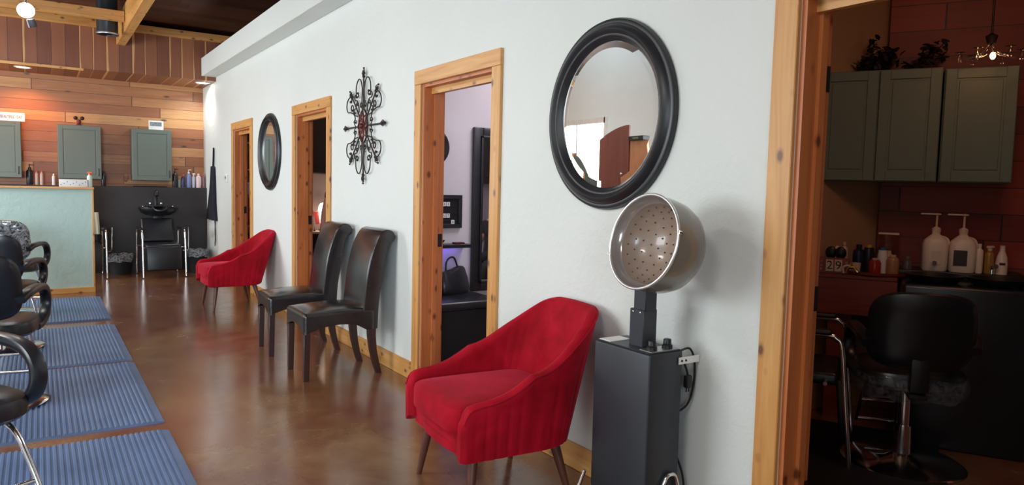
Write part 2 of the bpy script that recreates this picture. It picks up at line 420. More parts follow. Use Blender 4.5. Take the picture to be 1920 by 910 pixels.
struct('wall_top', box(B(), WT, 3.6, -2.6, YB, 2.90, ZW), m_wall2)                      # ceiling slab over the side rooms
# back wall soffit and upright plank fascia
struct('trim_2', box(B(), XL, .05, 11.2, 11.24, 2.83, 3.40), m_fascia)
struct('trim_3', box(B(), XL, .05, 11.24, YB, 2.83, 2.86), m_fascia)
struct('trim_4', box(B(), XL, .6, 11.14, 11.26, 3.385, 3.49, .004, 1), m_pine_x)
bm = B()
loft(bm, [[(XL, 11.18, 2.805), (XL, 11.2, 2.805), (XL, 11.2, 2.855), (XL, 11.18, 2.855)], [(-1.66, 11.18, 2.80), (-1.66, 11.2, 2.80), (-1.66, 11.2, 2.83), (-1.66, 11.18, 2.83)]])
struct('trim_5', bm, m_pine_x)
# beams
struct('trim_6', box(B(), -1.27, -1.16, 2.0, 11.19, 3.19, 3.50, .006, 1), m_pine_y)
struct('trim_7', box(B(), XL, -1.275, 9.98, 10.10, 3.29, 3.405, .005, 1), m_pine_x)
# baseboard between the doors
ZB = .125
prev = 1.64
for i, (a, b_) in enumerate([(1.64, 3.42), (4.53, 6.25), (7.38, 9.05), (10.16, 11.93)]):
    struct('baseboard_right' if i == 0 else 'baseboard_right_%d' % (i+1), box(B(), -.018, 0, a, b_, 0, ZB, .003, 1), m_pine_y)
# door frames
def doorframe(n, a, b_):
    d = thing('door_%d' % n, None, None, (0, 0, 0), kind='structure')
    z = 2.06
    for nm, y0, y1 in (('casing', b_, b_+.095), ('casing', a-.095, a)):
        obj(nm, box(B(), -.02, 0, y0, y1, 0, z, .003, 1), m_pine_z, d, False)
        obj(nm, box(B(), WT, WT+.02, y0, y1, 0, z, .003, 1), m_jamb_z, d, False)
    obj('head_casing', box(B(), -.022, 0, a-.095, b_+.095, z, z+.095, .003, 1), m_pine_y, d, False)
    obj('head_casing', box(B(), WT, WT+.02, a-.095, b_+.095, z, z+.095, .003, 1), m_jamb_y, d, False)
    for y0, y1 in ((b_-.02, b_), (a, a+.02)): obj('jamb', box(B(), .003, WT+.0, y0, y1, 0, z-.02), m_jamb_z, d, False)
    obj('head_jamb', box(B(), .003, WT, a, b_, z-.02, z), m_jamb_y, d, False)
    for y0, y1 in ((b_-.034, b_-.02), (a+.02, a+.034)): obj('stop', box(B(), .075, .11, y0, y1, 0, z-.055), m_jamb_z, d, False)
    obj('head_stop', box(B(), .055, .09, a+.02, b_-.02, z-.062, z-.02), m_pine_y, d, False)
    for hz in ((.28, 1.0, 1.78) if n == 4 else (1.0,)):
        obj('hinge' if n == 4 else 'strike_plate', box(B(), .118, .149, b_-.0225, b_-.02, hz-.045, hz+.045), m_iron, d, False)
    return d
for i, (a, b_) in enumerate(DOORS): doorframe(i+1, a, b_)
# side room partitions
struct('wall_inner_far', box(B(), WT, 3.6, 8.85, 8.95, 0, 2.9), m_beige)
struct('wall_inner_middle', box(B(), WT, 3.6, 5.35, 5.47, 0, 2.9), m_wall2)
struct('wall_inner_near', box(B(), WT, 3.6, 3.26, 3.36, 0, 2.9), m_wall2)
struct('wall_outer', box(B(), 3.5, 3.6, -2.6, YB, 0, 2.9), m_wall2)
struct('baseboard_room', box(B(), WT, 3.5, 5.335, 5.35, 0, .11, .003, 1), m_pine_x)
P0 = Vector((2.35, 2.55, 0))
struct('wall_dark_left', loft(B(), [[(2.35, 2.55, 0), (.15, 3.21, 0), (.15, 3.25, 0), (2.35, 2.60, 0)], [(2.35, 2.55, 2.9), (.15, 3.21, 2.9), (.15, 3.25, 2.9), (2.35, 2.60, 2.9)]]), m_tan)
DA = math.atan2(-.866, .5)       # dark room plank wall runs along this heading
def D(s, off, z=0): return Vector((2.35+.5*s-.866*off, 2.55-.866*s-.5*off, z))
bm = B(); box(bm, 0, .05, 0, 3.4, 0, 2.9)
o = struct('wall_dark_right', bm, m_redplank); o.location = P0; o.rotation_euler = (0, 0, DA-PI/2)
# sage half wall with pine trim
pw = thing('wall_half', None, None, kind='structure')
obj('plaster', box(B(), -3.6, -1.66, 9.96, 10.08, .06, 1.245), m_sage, pw, False)
obj('cap', box(B(), -3.6, -1.635, 9.935, 10.105, 1.245, 1.27, .003, 1), m_pine_x, pw, False)
obj('end_post', box(B(), -1.66, -1.64, 9.945, 10.095, 0, 1.245, .002, 1), m_pine_z, pw, False)
obj('base_trim', box(B(), -3.6, -1.66, 9.945, 9.96, 0, .065, .002, 1), m_pine_x, pw, False)
# dark wainscot under the back counter
bw = thing('wall_shampoo', None, None, kind='structure')
obj('panel', box(B(), -3.6, -.003, 11.95, 12.2, 0, 1.27, .003, 1), m_blackwall, bw, False)

# ================================================================ MAIN FURNITURE
def lerp(a, b, t): return a+(b-a)*t
def interp(tab, x):
    for (x0, y0), (x1, y1) in zip(tab, tab[1:]):
        if x <= x1: t = (x-x0)/(x1-x0); t = t*t*(3-2*t) if False else t; return y0+(y1-y0)*t
    return tab[-1][1]
def cinterp(tab, x):   # monotone-ish smooth interpolation through the table
    n = len(tab)
    for i in range(n-1):
        if x <= tab[i+1][0] or i == n-2:
            x0, y0 = tab[i]; x1, y1 = tab[i+1]; h = x1-x0; t = (x-x0)/h
            m0 = (y1-tab[i-1][1])/(x1-tab[i-1][0]) if i > 0 else (y1-y0)/h
            m1 = (tab[i+2][1]-y0)/(tab[i+2][0]-x0) if i+2 < n else (y1-y0)/h
            return (2*t**3-3*t*t+1)*y0+(t**3-2*t*t+t)*h*m0+(-2*t**3+3*t*t)*y1+(t**3-t*t)*h*m1
def make_armchair():
    t = thing('armchair', 'x', 'armchair')
    XF, XB, HW, TH = .315, -.27, .325, .058
    def plan(u):     # u 0..1..2 : left front -> back centre -> right front ; superellipse back
        side = 1 if u <= 1 else -1; v = u if u <= 1 else 2-u
        if v < .42: return Vector((lerp(XF, XF-.30, v/.42), side*HW, 0)), Vector((0, side, 0)), v
        a = (v-.42)/.58*PI/2; e = .60
        cx, cy = XF-.30, 0
        c, s = math.cos(a), math.sin(a)
        x = cx-(cx-XB)*abs(s)**e; y = side*HW*abs(c)**e
        nx = -abs(s)**(2-e)/(cx-XB); ny = side*abs(c)**(2-e)/HW
        n = Vector((nx, ny, 0)); n.normalize(); return Vector((x, y, 0)), n, v
    ztop = [(0, .44), (.018, .474), (.05, .498), (.2, .516), (.32, .548), (.45, .618), (.6, .722), (.75, .806), (.88, .838), (1, .845)]
    back = [(0, 0), (.3, .10), (.5, .42), (.7, .85), (.85, 1), (1, 1)]
    Z0 = .262
    def pt(base, nrm, v, z, inset, pleat=0):
        bk = cinterp(back, v); h = max(0, z-Z0)
        p = base - nrm*inset
        lean = .30*h*bk
        flare = .05*h*(1-bk)*2
        return Vector((p.x-lean, p.y+nrm.y*flare*.5-math.copysign(1, p.y)*abs(p.y)*.10*bk*h if abs(p.y) > 1e-6 else 0, z)) + nrm*pleat
    rings = []; NU = 220
    for i in range(NU+1):
        u = 2*i/NU; b_, n, v = plan(u); zt = cinterp(ztop, v)
        pl = -.0042*(abs(math.cos(u*PI*14))**6); plo = pl*min(1, max(0, (v-.02)*12))
        ring = []
        fz = [0, .02, .15, .35, .55, .75, .90, .965]
        for k, f in enumerate(fz):
            z = lerp(Z0, zt-.028, f); d = .012 if k == 0 else 0
            ring.append(pt(b_, n, v, z, d, plo*(1 if 0 < k < 6 else .2)))
        for a in (20, 50, 90, 130, 160):
            ang = math.radians(a); ring.append(pt(b_, n, v, zt-.028+.028*math.sin(ang), TH/2-(TH/2)*math.cos(ang)))
        for k, f in enumerate(fz[::-1]):
            z = lerp(Z0+.03, zt-.028, f); ring.append(pt(b_, n, v, z, TH+.01*(1-f), -pl*.35*(1 if 0 < k < 6 else .2)*(1 if v < .75 else 0)))
        rings.append(ring)
    # round the arm fronts
    for e_, idx in ((0, (0, 1, 2, 3)), (NU, (NU, NU-1, NU-2, NU-3))):
        for j, q in enumerate(idx):
            k = [.55, .82, .95, 1][j]; c = sum(rings[q], Vector())/len(rings[q])
            for a in range(len(rings[q])):
                p = rings[q][a]; rings[q][a] = Vector((p.x, c.y+(p.y-c.y)*k, c.z+(p.z-c.z)*(1-(1-k)*.14)))
            if j == 0:
                for a in range(len(rings[q])): rings[q][a].x += .006
    obj('shell', loft(B(), rings), m_velvet, t)
    # front rail and underside
    bm = B(); box(bm, -.08, XF-.028, -HW+.045, HW-.045, Z0-.008, .356, .012, 3)
    loft(bm, [[(x+.03, y, z) for x, y in sell(0, 0, .27*k, (HW-.03)*k, .6, 40)] for z, k in ((Z0-.004, .97), (Z0, 1), (.30, 1))])
    obj('seat_rail', bm, m_velvet, t)
    # piping round the rim
    bm = B(); path = []
    for i in range(0, NU+1, 2):
        u = 2*i/NU; b_, n, v = plan(u); path.append(pt(b_, n, v, cinterp(ztop, v)-.012, .001))
    tube(bm, path, .0045, 6); obj('piping', bm, m_velvet, t)
    # seat cushion
    bm = B(); W2 = HW-TH-.004; rings = []
    for k, (zz, sc_) in enumerate([(.360, .95), (.363, .99), (.372, 1), (.44, 1), (.457, .985), (.465, .95), (.474, .8), (.480, .5), (.482, .2)]):
        o_ = sell(0, 0, (.30)*sc_ if sc_ > .9 else .30*sc_, W2*sc_, .28, 48); rings.append([Vector((x+.030, y, zz+(.006 if zz > .44 else 0)*math.cos(x*3))) for x, y in o_])
    loft(bm, rings); obj('seat_cushion', bm, m_velvet, t)
    for sx, sy in ((1, 1), (1, -1), (-1, 1), (-1, -1)):
        bm = B(); top = Vector((.225 if sx > 0 else -.165, sy*.235, .27)); ft = Vector((.262 if sx > 0 else -.235, sy*.28, 0))
        tube(bm, [top, ft], [.024, .0125], 14); obj('leg', bm, m_walnut, t)
    return t
arm = make_armchair()
arm['label'] = 'large red velvet armchair beside the standing hair dryer, nearest the camera'; arm['group'] = 'red velvet armchairs'
arm.location = (-.462, 2.70, 0); arm.rotation_euler = (0, 0, PI-math.radians(5))
dup(arm, (-.418, 8.235, 0), PI+math.radians(1), 'red velvet armchair farther down the wall, under the far oval mirror')

def make_parsons():
    t = thing('dining_chair', 'x', 'chair')
    # local: front +X, origin at centre of the footprint
    HW = .222
    def superbox(bm, fn, n=28): pass
    # seat block: puffed top, arched apron
    bm = B(); b = bmesh.new()
    nx, ny = 16, 14; x0, x1 = -.27, .25
    def zt(i, j):
        u = i/nx; v = j/ny*2-1
        return .478+.030*(1-abs(v)**3.2)*(1-abs(u*2-1)**3.0)+.004*math.sin(u*5)
    def zb(i, j):
        u = i/nx*2-1; v = j/ny*2-1
        e = max(abs(u)**2.0 if abs(v) > .98 else 0, abs(v)**2.0 if abs(u) > .98 else 0)
        return .385-.062*e
    top = [[b.verts.new((lerp(x0, x1, i/nx), lerp(-HW, HW, j/ny), zt(i, j))) for j in range(ny+1)] for i in range(nx+1)]
    bot = [[b.verts.new((lerp(x0, x1, i/nx), lerp(-HW, HW, j/ny), zb(i, j))) for j in range(ny+1)] for i in range(nx+1)]
    for i in range(nx):
        for j in range(ny):
            b.faces.new((top[i][j], top[i+1][j], top[i+1][j+1], top[i][j+1])); b.faces.new((bot[i][j], bot[i][j+1], bot[i+1][j+1], bot[i+1][j]))
    for i in range(nx):
        for j in (0, ny): b.faces.new((top[i][j], top[i+1][j], bot[i+1][j], bot[i][j]))
    for j in range(ny):
        for i in (0, nx): b.faces.new((top[i][j], top[i][j+1], bot[i][j+1], bot[i][j]))
    bmesh.ops.recalc_face_normals(b, faces=b.faces)
    ed = [e for e in b.edges if len(e.link_faces) == 2 and e.calc_face_angle(0) > .9 and min(e.verts[0].co.z, e.verts[1].co.z) > .44]
    ve = [e for e in b.edges if len(e.link_faces) == 2 and e.calc_face_angle(0) > .9 and abs(e.verts[0].co.z-e.verts[1].co.z) > .05]
    bmesh.ops.bevel(b, geom=ed+ve, offset=.022, segments=4, profile=.5, affect='EDGES', clamp_overlap=True)
    merge(bm, b); obj('seat', bm, m_leather, t)
    # curved back with rolled top
    front = smooth_pts([(-.178, 0, .46), (-.192, 0, .60), (-.212, 0, .75), (-.248, 0, .90), (-.292, 0, 1.00), (-.325, 0, 1.042)], 5)
    rear = smooth_pts([(-.425, 0, 1.00), (-.415, 0, .975), (-.382, 0, .95), (-.355, 0, .86), (-.332, 0, .70), (-.305, 0, .55), (-.292, 0, .33)], 5)
    topr = smooth_pts([(-.325, 0, 1.042), (-.362, 0, 1.053), (-.405, 0, 1.038), (-.425, 0, 1.00)], 4)
    out = [(p.x, p.z) for p in front]+[(p.x, p.z) for p in topr[1:-1]]+[(p.x, p.z) for p in rear]+[(-.20, .33)]
    bm = B(); prism(bm, out, -HW+.004, HW-.004, 1)
    b = bm; se = [e for e in b.edges if len(e.link_faces) == 2 and abs(e.calc_face_angle(0)) > 1.2 and abs(abs(e.verts[0].co.y)-HW+.004) < 1e-4 and abs(abs(e.verts[1].co.y)-HW+.004) < 1e-4]
    bmesh.ops.bevel(b, geom=se, offset=.022, segments=4, profile=.5, affect='EDGES', clamp_overlap=True)
    obj('backrest', bm, m_leather, t)
    for sy in (1, -1):
        bm = B(); rings = []
        for z, w_ in ((.35, .023), (0, .0185)):
            cx = .222+(.0 if z else .003); cy = sy*(HW-.027)
            rings.append([(cx-w_, cy-w_, z), (cx+w_, cy-w_, z), (cx+w_, cy+w_, z), (cx-w_, cy+w_, z)])
        loft(bm, rings); bmesh.ops.bevel(bm, geom=[e for e in bm.edges], offset=.003, segments=1, affect='EDGES'); obj('leg', bm, m_darkleg, t)
    for sy in (1, -1):
        bm = B(); rings = []
        for z, cx, w_ in ((.37, -.250, .03), (.28, -.251, .027), (.18, -.262, .024), (.08, -.284, .021), (0, -.308, .019)):
            cy = sy*(HW-.028); rings.append([(cx-w_, cy-.021, z), (cx+w_, cy-.021, z), (cx+w_, cy+.021, z), (cx-w_, cy+.021, z)])
        loft(bm, rings); obj('leg', bm, m_darkleg, t)
    return t
pc = make_parsons()
pc['label'] = 'dark brown leather chair with rolled back, the nearer of the leather pair'; pc['group'] = 'leather side chairs along the white wall'
pc.location = (-.438, 5.035, 0); pc.rotation_euler = (0, 0, PI+math.radians(-1))
dup(pc, (-.440, 5.885, 0), PI-math.radians(3), 'dark brown leather chair with rolled back in front of the second doorway, behind its twin')

# ---------------------------------------------------------------- standing hair dryer
def make_dryer():
    t = thing('hair_dryer', 'black standing hood hair dryer on a box cabinet against the white wall', 'hair dryer', (-.18, 2.10, 0))
    bx = obj('cabinet', box(B(), -.092, .088, -.175, .148, .13, .752, .008, 3), m_gunmetal, t)
    obj('top_plate', box(B(), -.086, .082, -.168, .140, .752, .757, .002, 1), m_gunmetal, bx)
    obj('info_plate', box(B(), -.078, .03, .065, .132, .757, .760), m_white, bx, False, 'white printed plate')
    obj('control_plate', box(B(), -.07, .078, -.163, -.095, .757, .7595), m_steel, bx, False, 'grey control plate')
    for kx in (-.038, .045):
        bm = B(); lathe(bm, [(.021, 0), (.0205, .012), (.016, .016), (.0155, .033), (.013, .036), (0, .036)], 20, T((kx, -.13, .7595))); obj('knob', bm, m_black, t)
    # bracket
    bm = B(); box(bm, .06, .175, -.182, -.178, .700, .728, .001, 1); br = obj('bracket', bm, m_white, t, False, 'white metal wall bracket')
    for xx in (.075, .098):
        bm = B(); lathe(bm, [(.005, 0), (.004, .003), (0, .004)], 10, T((xx, -.182, .714), rx=PI/2)); obj('screw', bm, m_black, br)
    # telescopic post
    bm = B(); box(bm, -.037, .037, -.078, .002, .755, .905, .003, 1); post = obj('post', bm, m_gunmetal, t)
    bm = B(); b2 = B(); box(b2, -.031, .031, -.080, -.012, .90, 1.01, .003, 1); merge(bm, b2)
    obj('post_sleeve', bm, m_gunmetal, t)
    for yy, zz in ((-.06, .893), (-.02, .893), (-.06, .995)):
        bm = B(); lathe(bm, [(.0045, 0), (.004, .003), (0, .004)], 8, T((-.037 if zz < .9 else -.031, yy, zz), ry=-PI/2)); obj('screw', bm, m_chrome, post)
    # hood
    ctr = Vector((-.135, -.160, 1.186)); nrm = Vector((-.955, .03, .22)).normalized()
    q = nrm.to_track_quat('Z', 'Y').to_matrix().to_4x4(); HM = Matrix.Translation(ctr) @ q
    R0 = .179
    shell = [(R0-.004, 0), (R0, -.004), (R0+.003, -.06), (R0, -.11), (R0-.013, -.15), (R0-.042, -.188), (R0-.09, -.212), (.05, -.222), (0, -.223)]
    bm = B(); lathe(bm, shell, 64, HM, cap=False); hd = obj('hood', bm, m_hood, t)
    bm = B(); tube(bm, [HM @ Vector((R0*math.cos(a*2*PI/64), R0*math.sin(a*2*PI/64), .002)) for a in range(64)], .0058, 10, True); obj('rim', bm, m_rim, hd)
    bm = B(); lathe(bm, [(R0-.005, .001), (R0-.010, -.012), (R0-.018, -.03), (R0-.026, -.036)], 64, HM, cap=False); obj('inner_collar', bm, m_collar, hd)
    prof = [(R0-.026, -.034), (R0-.030, -.05), (R0-.040, -.075), (R0-.06, -.10), (R0-.09, -.122), (.05, -.136), (0, -.140)]
    bm = B(); lathe(bm, prof, 64, HM, cap=False); lin = obj('liner', bm, m_liner, t)
    def pz(r):
        for (r0, z0), (r1, z1) in zip(prof, prof[1:]):
            if r1 <= r <= r0: return z0+(z1-z0)*(r0-r)/max(1e-6, r0-r1)
        return prof[-1][1]
    for rr, nn in ((.025, 4), (.055, 8), (.085, 12), (.113, 16), (.132, 20), (.145, 22)):
        for k in range(nn):
            a = 2*PI*k/nn+rr*30; bm = B(); ball(bm, HM @ Vector((rr*math.cos(a), rr*math.sin(a), pz(rr)+.002)), .0034, 6); obj('air_hole', bm, m_holes, lin)
    for a in (.25, PI+.35):
        bm = B(); lathe(bm, [(.008, 0), (.008, .012), (0, .014)], 10, HM @ T((math.cos(a)*(R0+.004), math.sin(a)*(R0+.004), -.005))); obj('clip', bm, m_chrome, hd)
    # yoke under the hood
    bm = B(); box(bm, -.04, .045, -.09, -.005, .985, 1.008, .003, 1); obj('yoke', bm, m_black, t)
    # cord
    bm = B(); tube(bm, [(.095, -.15, .745), (.13, -.17, .755), (.155, -.175, .70), (.165, -.165, .60), (.15, -.15, .52), (.10, -.12, .47), (.092, -.1, .40)], .0045, 8, smooth=6)
    tube(bm, [(.10, -.172, .70), (.112, -.176, .67), (.118, -.176, .65)], .0045, 8, smooth=4)
    c_ = obj('cord', bm, m_black, t)
    bm = B(); box(bm, .104, .132, -.19, -.165, .60, .652, .006, 2); box(bm, .108, .113, -.18, -.177, .585, .602); box(bm, .122, .127, -.18, -.177, .585, .602); obj('plug', bm, m_black, c_)
    bm = B(); tube(bm, [(.10, -.12, .36), (.125, -.16, .25), (.13, -.17, .14), (.12, -.15, .02)], .0045, 8, smooth=6); obj('cord', bm, m_black, t)
    # bent tube legs
    for yy, s in ((-.185, -1), (.182, 1)):
        bm = B(); tube(bm, [(-.03, yy*.9+s*.09, .0085), (-.022, yy+s*.012, .10), (-.016, yy+s*.002, .20), (.006, yy+s*.002, .256), (.032, yy+s*.002, .268), (.058, yy+s*.002, .256), (.076, yy+s*.002, .20), (.082, yy+s*.012, .10), (.09, yy*.9+s*.09, .0085)], .0085, 10, smooth=6)
        obj('leg', bm, m_chrome, t)
    for xx in (-.105,):
        bm = B(); tube(bm, [(xx, .17, .19), (xx-.01, .20, .1), (xx-.02, .24, .0085)], .0085, 10, smooth=5); obj('leg', bm, m_chrome, t)
    return t
m_hood = plain('smoky_hood_plastic', S(128, 118, 106), .22, var=.05, spec=.6, coat=.5)
m_collar = plain('clear_smoky_collar', S(150, 140, 134), .16, .35, var=.1)
m_rim = plain('satin_metal_rim', (.78, .79, .8, 1), .3, .8, var=.02)
m_liner = plain('taupe_liner', S(150, 130, 116), .30, var=.06, coat=.4)
m_holes = plain('dark_air_holes', S(92, 78, 68), .25, .2)
make_dryer()

# ---------------------------------------------------------------- round wall mirrors
def make_mirror(label, y, z, R, loc_x=-.001):
    t = thing('wall_mirror', label, 'mirror', (0, y, z), 0, 'round black framed mirrors')
    X = T((0, 0, 0), ry=-PI/2)      # lathe axis +z -> -x
    gr = R*.765
    bm = B(); prof = [(R*.995, 0), (R, .012), (R*.985, .026), (R*.965, .030), (R*.945, .029), (R*.935, .034), (R*.915, .046), (R*.885, .052), (R*.855, .046), (R*.840, .036), (R*.828, .034), (R*.812, .036), (R*.795, .030), (R*.78, .020), (gr, .014), (gr, .004)]
    lathe(bm, prof, 96, X, cap=False); obj('frame', bm, m_frame, t)
    bm = B(); lathe(bm, [(gr-.028, .012), (0, .012)], 96, X, cap=False); obj('glass', bm, m_mirror, t, False)
    bm = B(); lathe(bm, [(gr+.002, .0112), (gr-.028, .012)], 96, X, cap=False); obj('bevel', bm, m_mirror, t)
    bm = B(); lathe(bm, [(0, .002), (R*.97, .002)], 48, X, cap=False); obj('backing', bm, m_blackmat, t)
    return t
mr = make_mirror('large round black framed mirror above the standing hair dryer', 2.518, 1.715, .432)
dup(mr, (0, 8.255, 1.72), None, 'round black framed mirror above the far red armchair, seen very slantwise')

# ---------------------------------------------------------------- wrought iron wall ornament
def make_deco():
    t = thing('wall_ornament', 'dark wrought iron scroll medallion hanging between the two nearer doorways', 'wall decoration', (-.02, 5.447, 1.84))
    bm = B()      # local: y across, z up
    tube(bm, [(0, .085*math.cos(a*PI/12), .13*math.sin(a*PI/12)) for a in range(24)], .007, 6, True)
    obj('ring', bm, m_iron, t)
    bm = B()
    for k in range(8):
        a = k*PI/4; ca, sa = math.cos(a), math.sin(a)
        for s in (-1, 1):
            tube(bm, [(-.006, .02*ca, .02*sa), (-.012, .055*ca-s*.03*sa, .055*sa+s*.03*ca), (-.006, .10*ca, .12*sa)], .006, 5, smooth=5)
    ball(bm, (-.012, 0, 0), .022, 10); obj('rosette', bm, m_rust, t, True, 'red brown centre rosette')
    for k in range(8):
        a = k*PI/4; ca, sa = math.cos(a), math.sin(a); L = (.435 if k % 2 == 0 else .40)
        if k % 4 == 0: L = .41
        r0 = .085 if k % 4 == 0 else (.13 if k % 2 == 0 else .10)
        bm = B(); tube(bm, [(0, r0*ca, r0*sa), (0, L*ca, L*sa)], .0065, 6)
        for f in (L-.018, L-.045): ball(bm, (0, f*ca, f*sa), .0135, 8)
        for s in (-1, 1): tube(bm, [(0, (L-.05)*ca, (L-.05)*sa), (-.004, (L-.02)*ca-s*.022*sa, (L-.02)*sa+s*.022*ca), (0, (L+.01)*ca-s*.008*sa, (L+.01)*sa+s*.008*ca)], .004, 5, smooth=4)
        ball(bm, (0, (L+.02)*ca, (L+.02)*sa), .008, 6, sc=(1, 1, 1)); obj('spoke', bm, m_iron, t)
    def sc2(pts, a, flip):
        ca, sa = math.cos(a), math.sin(a)   # pts: (r along spoke, lateral)
        return [(-.003, r*ca-flip*l*sa, r*sa+flip*l*ca) for r, l in pts]
    for k in range(8):
        a = k*PI/4
        for fl in (-1, 1):
            bm = B()
            if k % 4 == 2:      # tall arches beside the upright spokes
                P = [(.13, .02), (.20, .028), (.29, .022), (.36, .05), (.375, .10), (.33, .145), (.26, .15), (.235, .125), (.25, .10), (.268, .115)]
            elif k % 4 == 0:
                P = [(.20, .04), (.17, .07), (.20, .105), (.27, .125), (.33, .13), (.36, .17), (.345, .22), (.29, .25), (.25, .235), (.255, .205), (.275, .212)]
            else:
                P = [(.14, .02), (.19, .055), (.24, .055), (.275, .03), (.30, .045), (.292, .075), (.268, .07)]
            tube(bm, sc2(P, a, fl), .0048, 6, smooth=6); ball(bm, sc2([P[-1]], a, fl)[0], .010, 8)
            obj('scroll', bm, m_iron, t)
            bm = B(); P = [(.155, .0), (.185, .03), (.175, .058), (.150, .05), (.158, .035)] if k % 2 == 0 else [(.21, .0), (.235, .03), (.225, .05), (.205, .042)]
            tube(bm, sc2(P, a, fl), .0042, 6, smooth=5); ball(bm, sc2([P[-1]], a, fl)[0], .0085, 6); obj('curl', bm, m_iron, t)
    bm = B()
    for y_, z_ in ((0, .20), (0, -.20), (.12, 0), (-.12, 0)): lathe(bm, [(.004, 0), (.004, .022)], 6, T((-.001, y_, z_), ry=PI/2))
    obj('wall_pin', bm, m_iron, t)
make_deco()

# ---------------------------------------------------------------- rubber mats
def make_mat(y0, y1, x0=-3.2, x1=-1.62):
    bm = B(); pitch = .0265; out = [(x0, 0), (x0, .008), (x0+.03, .011)]; x = x0+.035
    while x < x1-.035: out += [(x, .011), (x+.004, .017), (x+.014, .017), (x+.018, .011)]; x += pitch
    out += [(x1-.03, .011), (x1, .006), (x1, 0)]
    prism(bm, out, y0, y1, 1)
    return bm
LM = ['ribbed blue-grey rubber floor mat nearest the camera', 'ribbed blue-grey rubber floor mat, second from the camera', 'ribbed blue-grey rubber floor mat, third from the camera', 'ribbed blue-grey rubber floor mat next to the sage half wall, farthest one']
for i, (a, b_) in enumerate([(2.66, 4.22), (4.38, 5.94), (6.04, 7.60), (7.92, 9.50)]):
    o = obj('floor_mat', make_mat(a, b_), m_rubber, None, False); tag(o, LM[i], 'mat', 'ribbed anti-fatigue mats')

# ---------------------------------------------------------------- styling chairs
def make_styling():
    t = thing('styling_chair', 'x', 'chair')
    bm = B(); lathe(bm, [(0, 0), (.29, 0), (.295, .008), (.27, .022), (.08, .04), (.045, .055), (.04, .20), (.03, .20), (.028, .40), (0, .40)], 40); obj('pedestal', bm, m_chrome, t)
    bm = B(); rings = []
    for z, s in [(.425, .80), (.428, .93), (.445, 1), (.49, 1.0), (.508, .97), (.518, .88), (.524, .6), (.526, .25)]:
        rings.append([Vector((x, y, z)) for x, y in sell(.02, 0, .255*s, .25*s, .62, 40)])
    loft(bm, rings); obj('seat', bm, m_vinyl, t)
    # padded back: rounded rectangle, wrapped round the sitter and leaning back
    bm = B(); front, rear = [], []
    for dx, s in [(-.005, .80), (.020, .92), (.030, 1), (.02, 1.0)]: pass
    rings = []
    for d, s in [(.038, .0), (.038, .55), (.034, .85), (.022, .96), (.0, 1), (-.022, .96), (-.032, .85), (-.036, .55), (-.036, .0)]:
        ring = []
        for u, v in sell(0, 0, .235*max(s, .02), .195*max(s, .02), .55, 44):
            z = .735+v; x = -.255 - (z-.55)*.22 + (u*u)*.9 + d; ring.append(Vector((x, u, z)))
        rings.append(ring)
    loft(bm, rings); obj('backrest', bm, m_vinyl, t)
    bm = B(); box(bm, -.30, -.24, -.04, .04, .44, .64, .01, 2); box(bm, -.28, .02, -.04, .04, .405, .43, .005, 1); obj('back_support', bm, m_black, t)
    for s in (1, -1):
        bm = B(); strip(bm, [(-.27, s*.225, .66), (-.20, s*.245, .69), (-.05, s*.252, .698), (.10, s*.252, .688), (.19, s*.25, .65), (.225, s*.248, .58), (.195, s*.245, .505), (.12, s*.235, .46), (.05, s*.225, .45)], .060, .044, (0, 1, 0)); obj('armrest', bm, m_vinyl, t)
    bm = B()
    for s in (1, -1): tube(bm, [(.10, s*.13, .43), (.24, s*.14, .40), (.33, s*.15, .28), (.42, s*.16, .10), (.43, s*.16, .085)], .011, 10, smooth=5)
    tube(bm, [(.425, .16, .09), (.425, -.16, .09)], .011, 10); tube(bm, [(.36, .152, .22), (.36, -.152, .22)], .009, 10)
    obj('footrest', bm, m_chrome, t)
    return t
stc = make_styling(); G = 'black styling chairs on the rubber mats'
SCH = [((-2.53, 3.38), -60, 'black vinyl styling chair with looped arms, nearest the camera at the left edge'),
       ((-2.455, 5.16), 78, 'black vinyl styling chair second from the camera, round padded back to the viewer'),
       ((-2.465, 6.86), 76, 'black vinyl styling chair third from the camera on the third mat'),
       ((-2.43, 8.60), 74, 'black styling chair with shiny clear cover on its back, farthest from the camera')]
for i, ((x, y), r, l) in enumerate(SCH):
    if i == 0: stc.location = (x, y, .017); stc.rotation_euler = (0, 0, math.radians(r)); stc['label'] = l; stc['group'] = G; c_ = stc
    else: c_ = dup(stc, (x, y, .017), math.radians(r), l)
bm = B(); rings = []
for d, s in [(.046, .55), (.042, .88), (.028, .99), (.0, 1.035), (-.028, .99), (-.040, .88), (-.044, .55)]:
    ring = []
    for k, (u, v) in enumerate(sell(0, 0, .235*s, .195*s, .55, 60)):
        z = .745+v; x = -.255-(z-.55)*.22+(u*u)*.9+d+.004*math.sin(k*2.1+d*80); ring.append(Vector((x, u, z)))
    rings.append(ring)
loft(bm, rings)
def crinkle_glints(name):
    m, nt, b = newmat(name); n = noise(nt, coords(nt), 22, 4, .7, 2)
    nt.links.new(ramp(nt, n, [(.4, S(48, 52, 56)), (.60, S(196, 204, 208))]), b.inputs['Base Color'])  # pale noise patches paint the plastic's glints into its base colour
    b.inputs['Roughness'].default_value = .12; b.inputs['Coat Weight'].default_value = 1; b.inputs['Alpha'].default_value = .8
    bump(nt, b, n, 1, .02); return m
m_crinkle = crinkle_glints('clear_plastic_painted_glints')
obj('plastic_cover', bm, m_crinkle, c_, True, 'crinkled clear plastic cover')

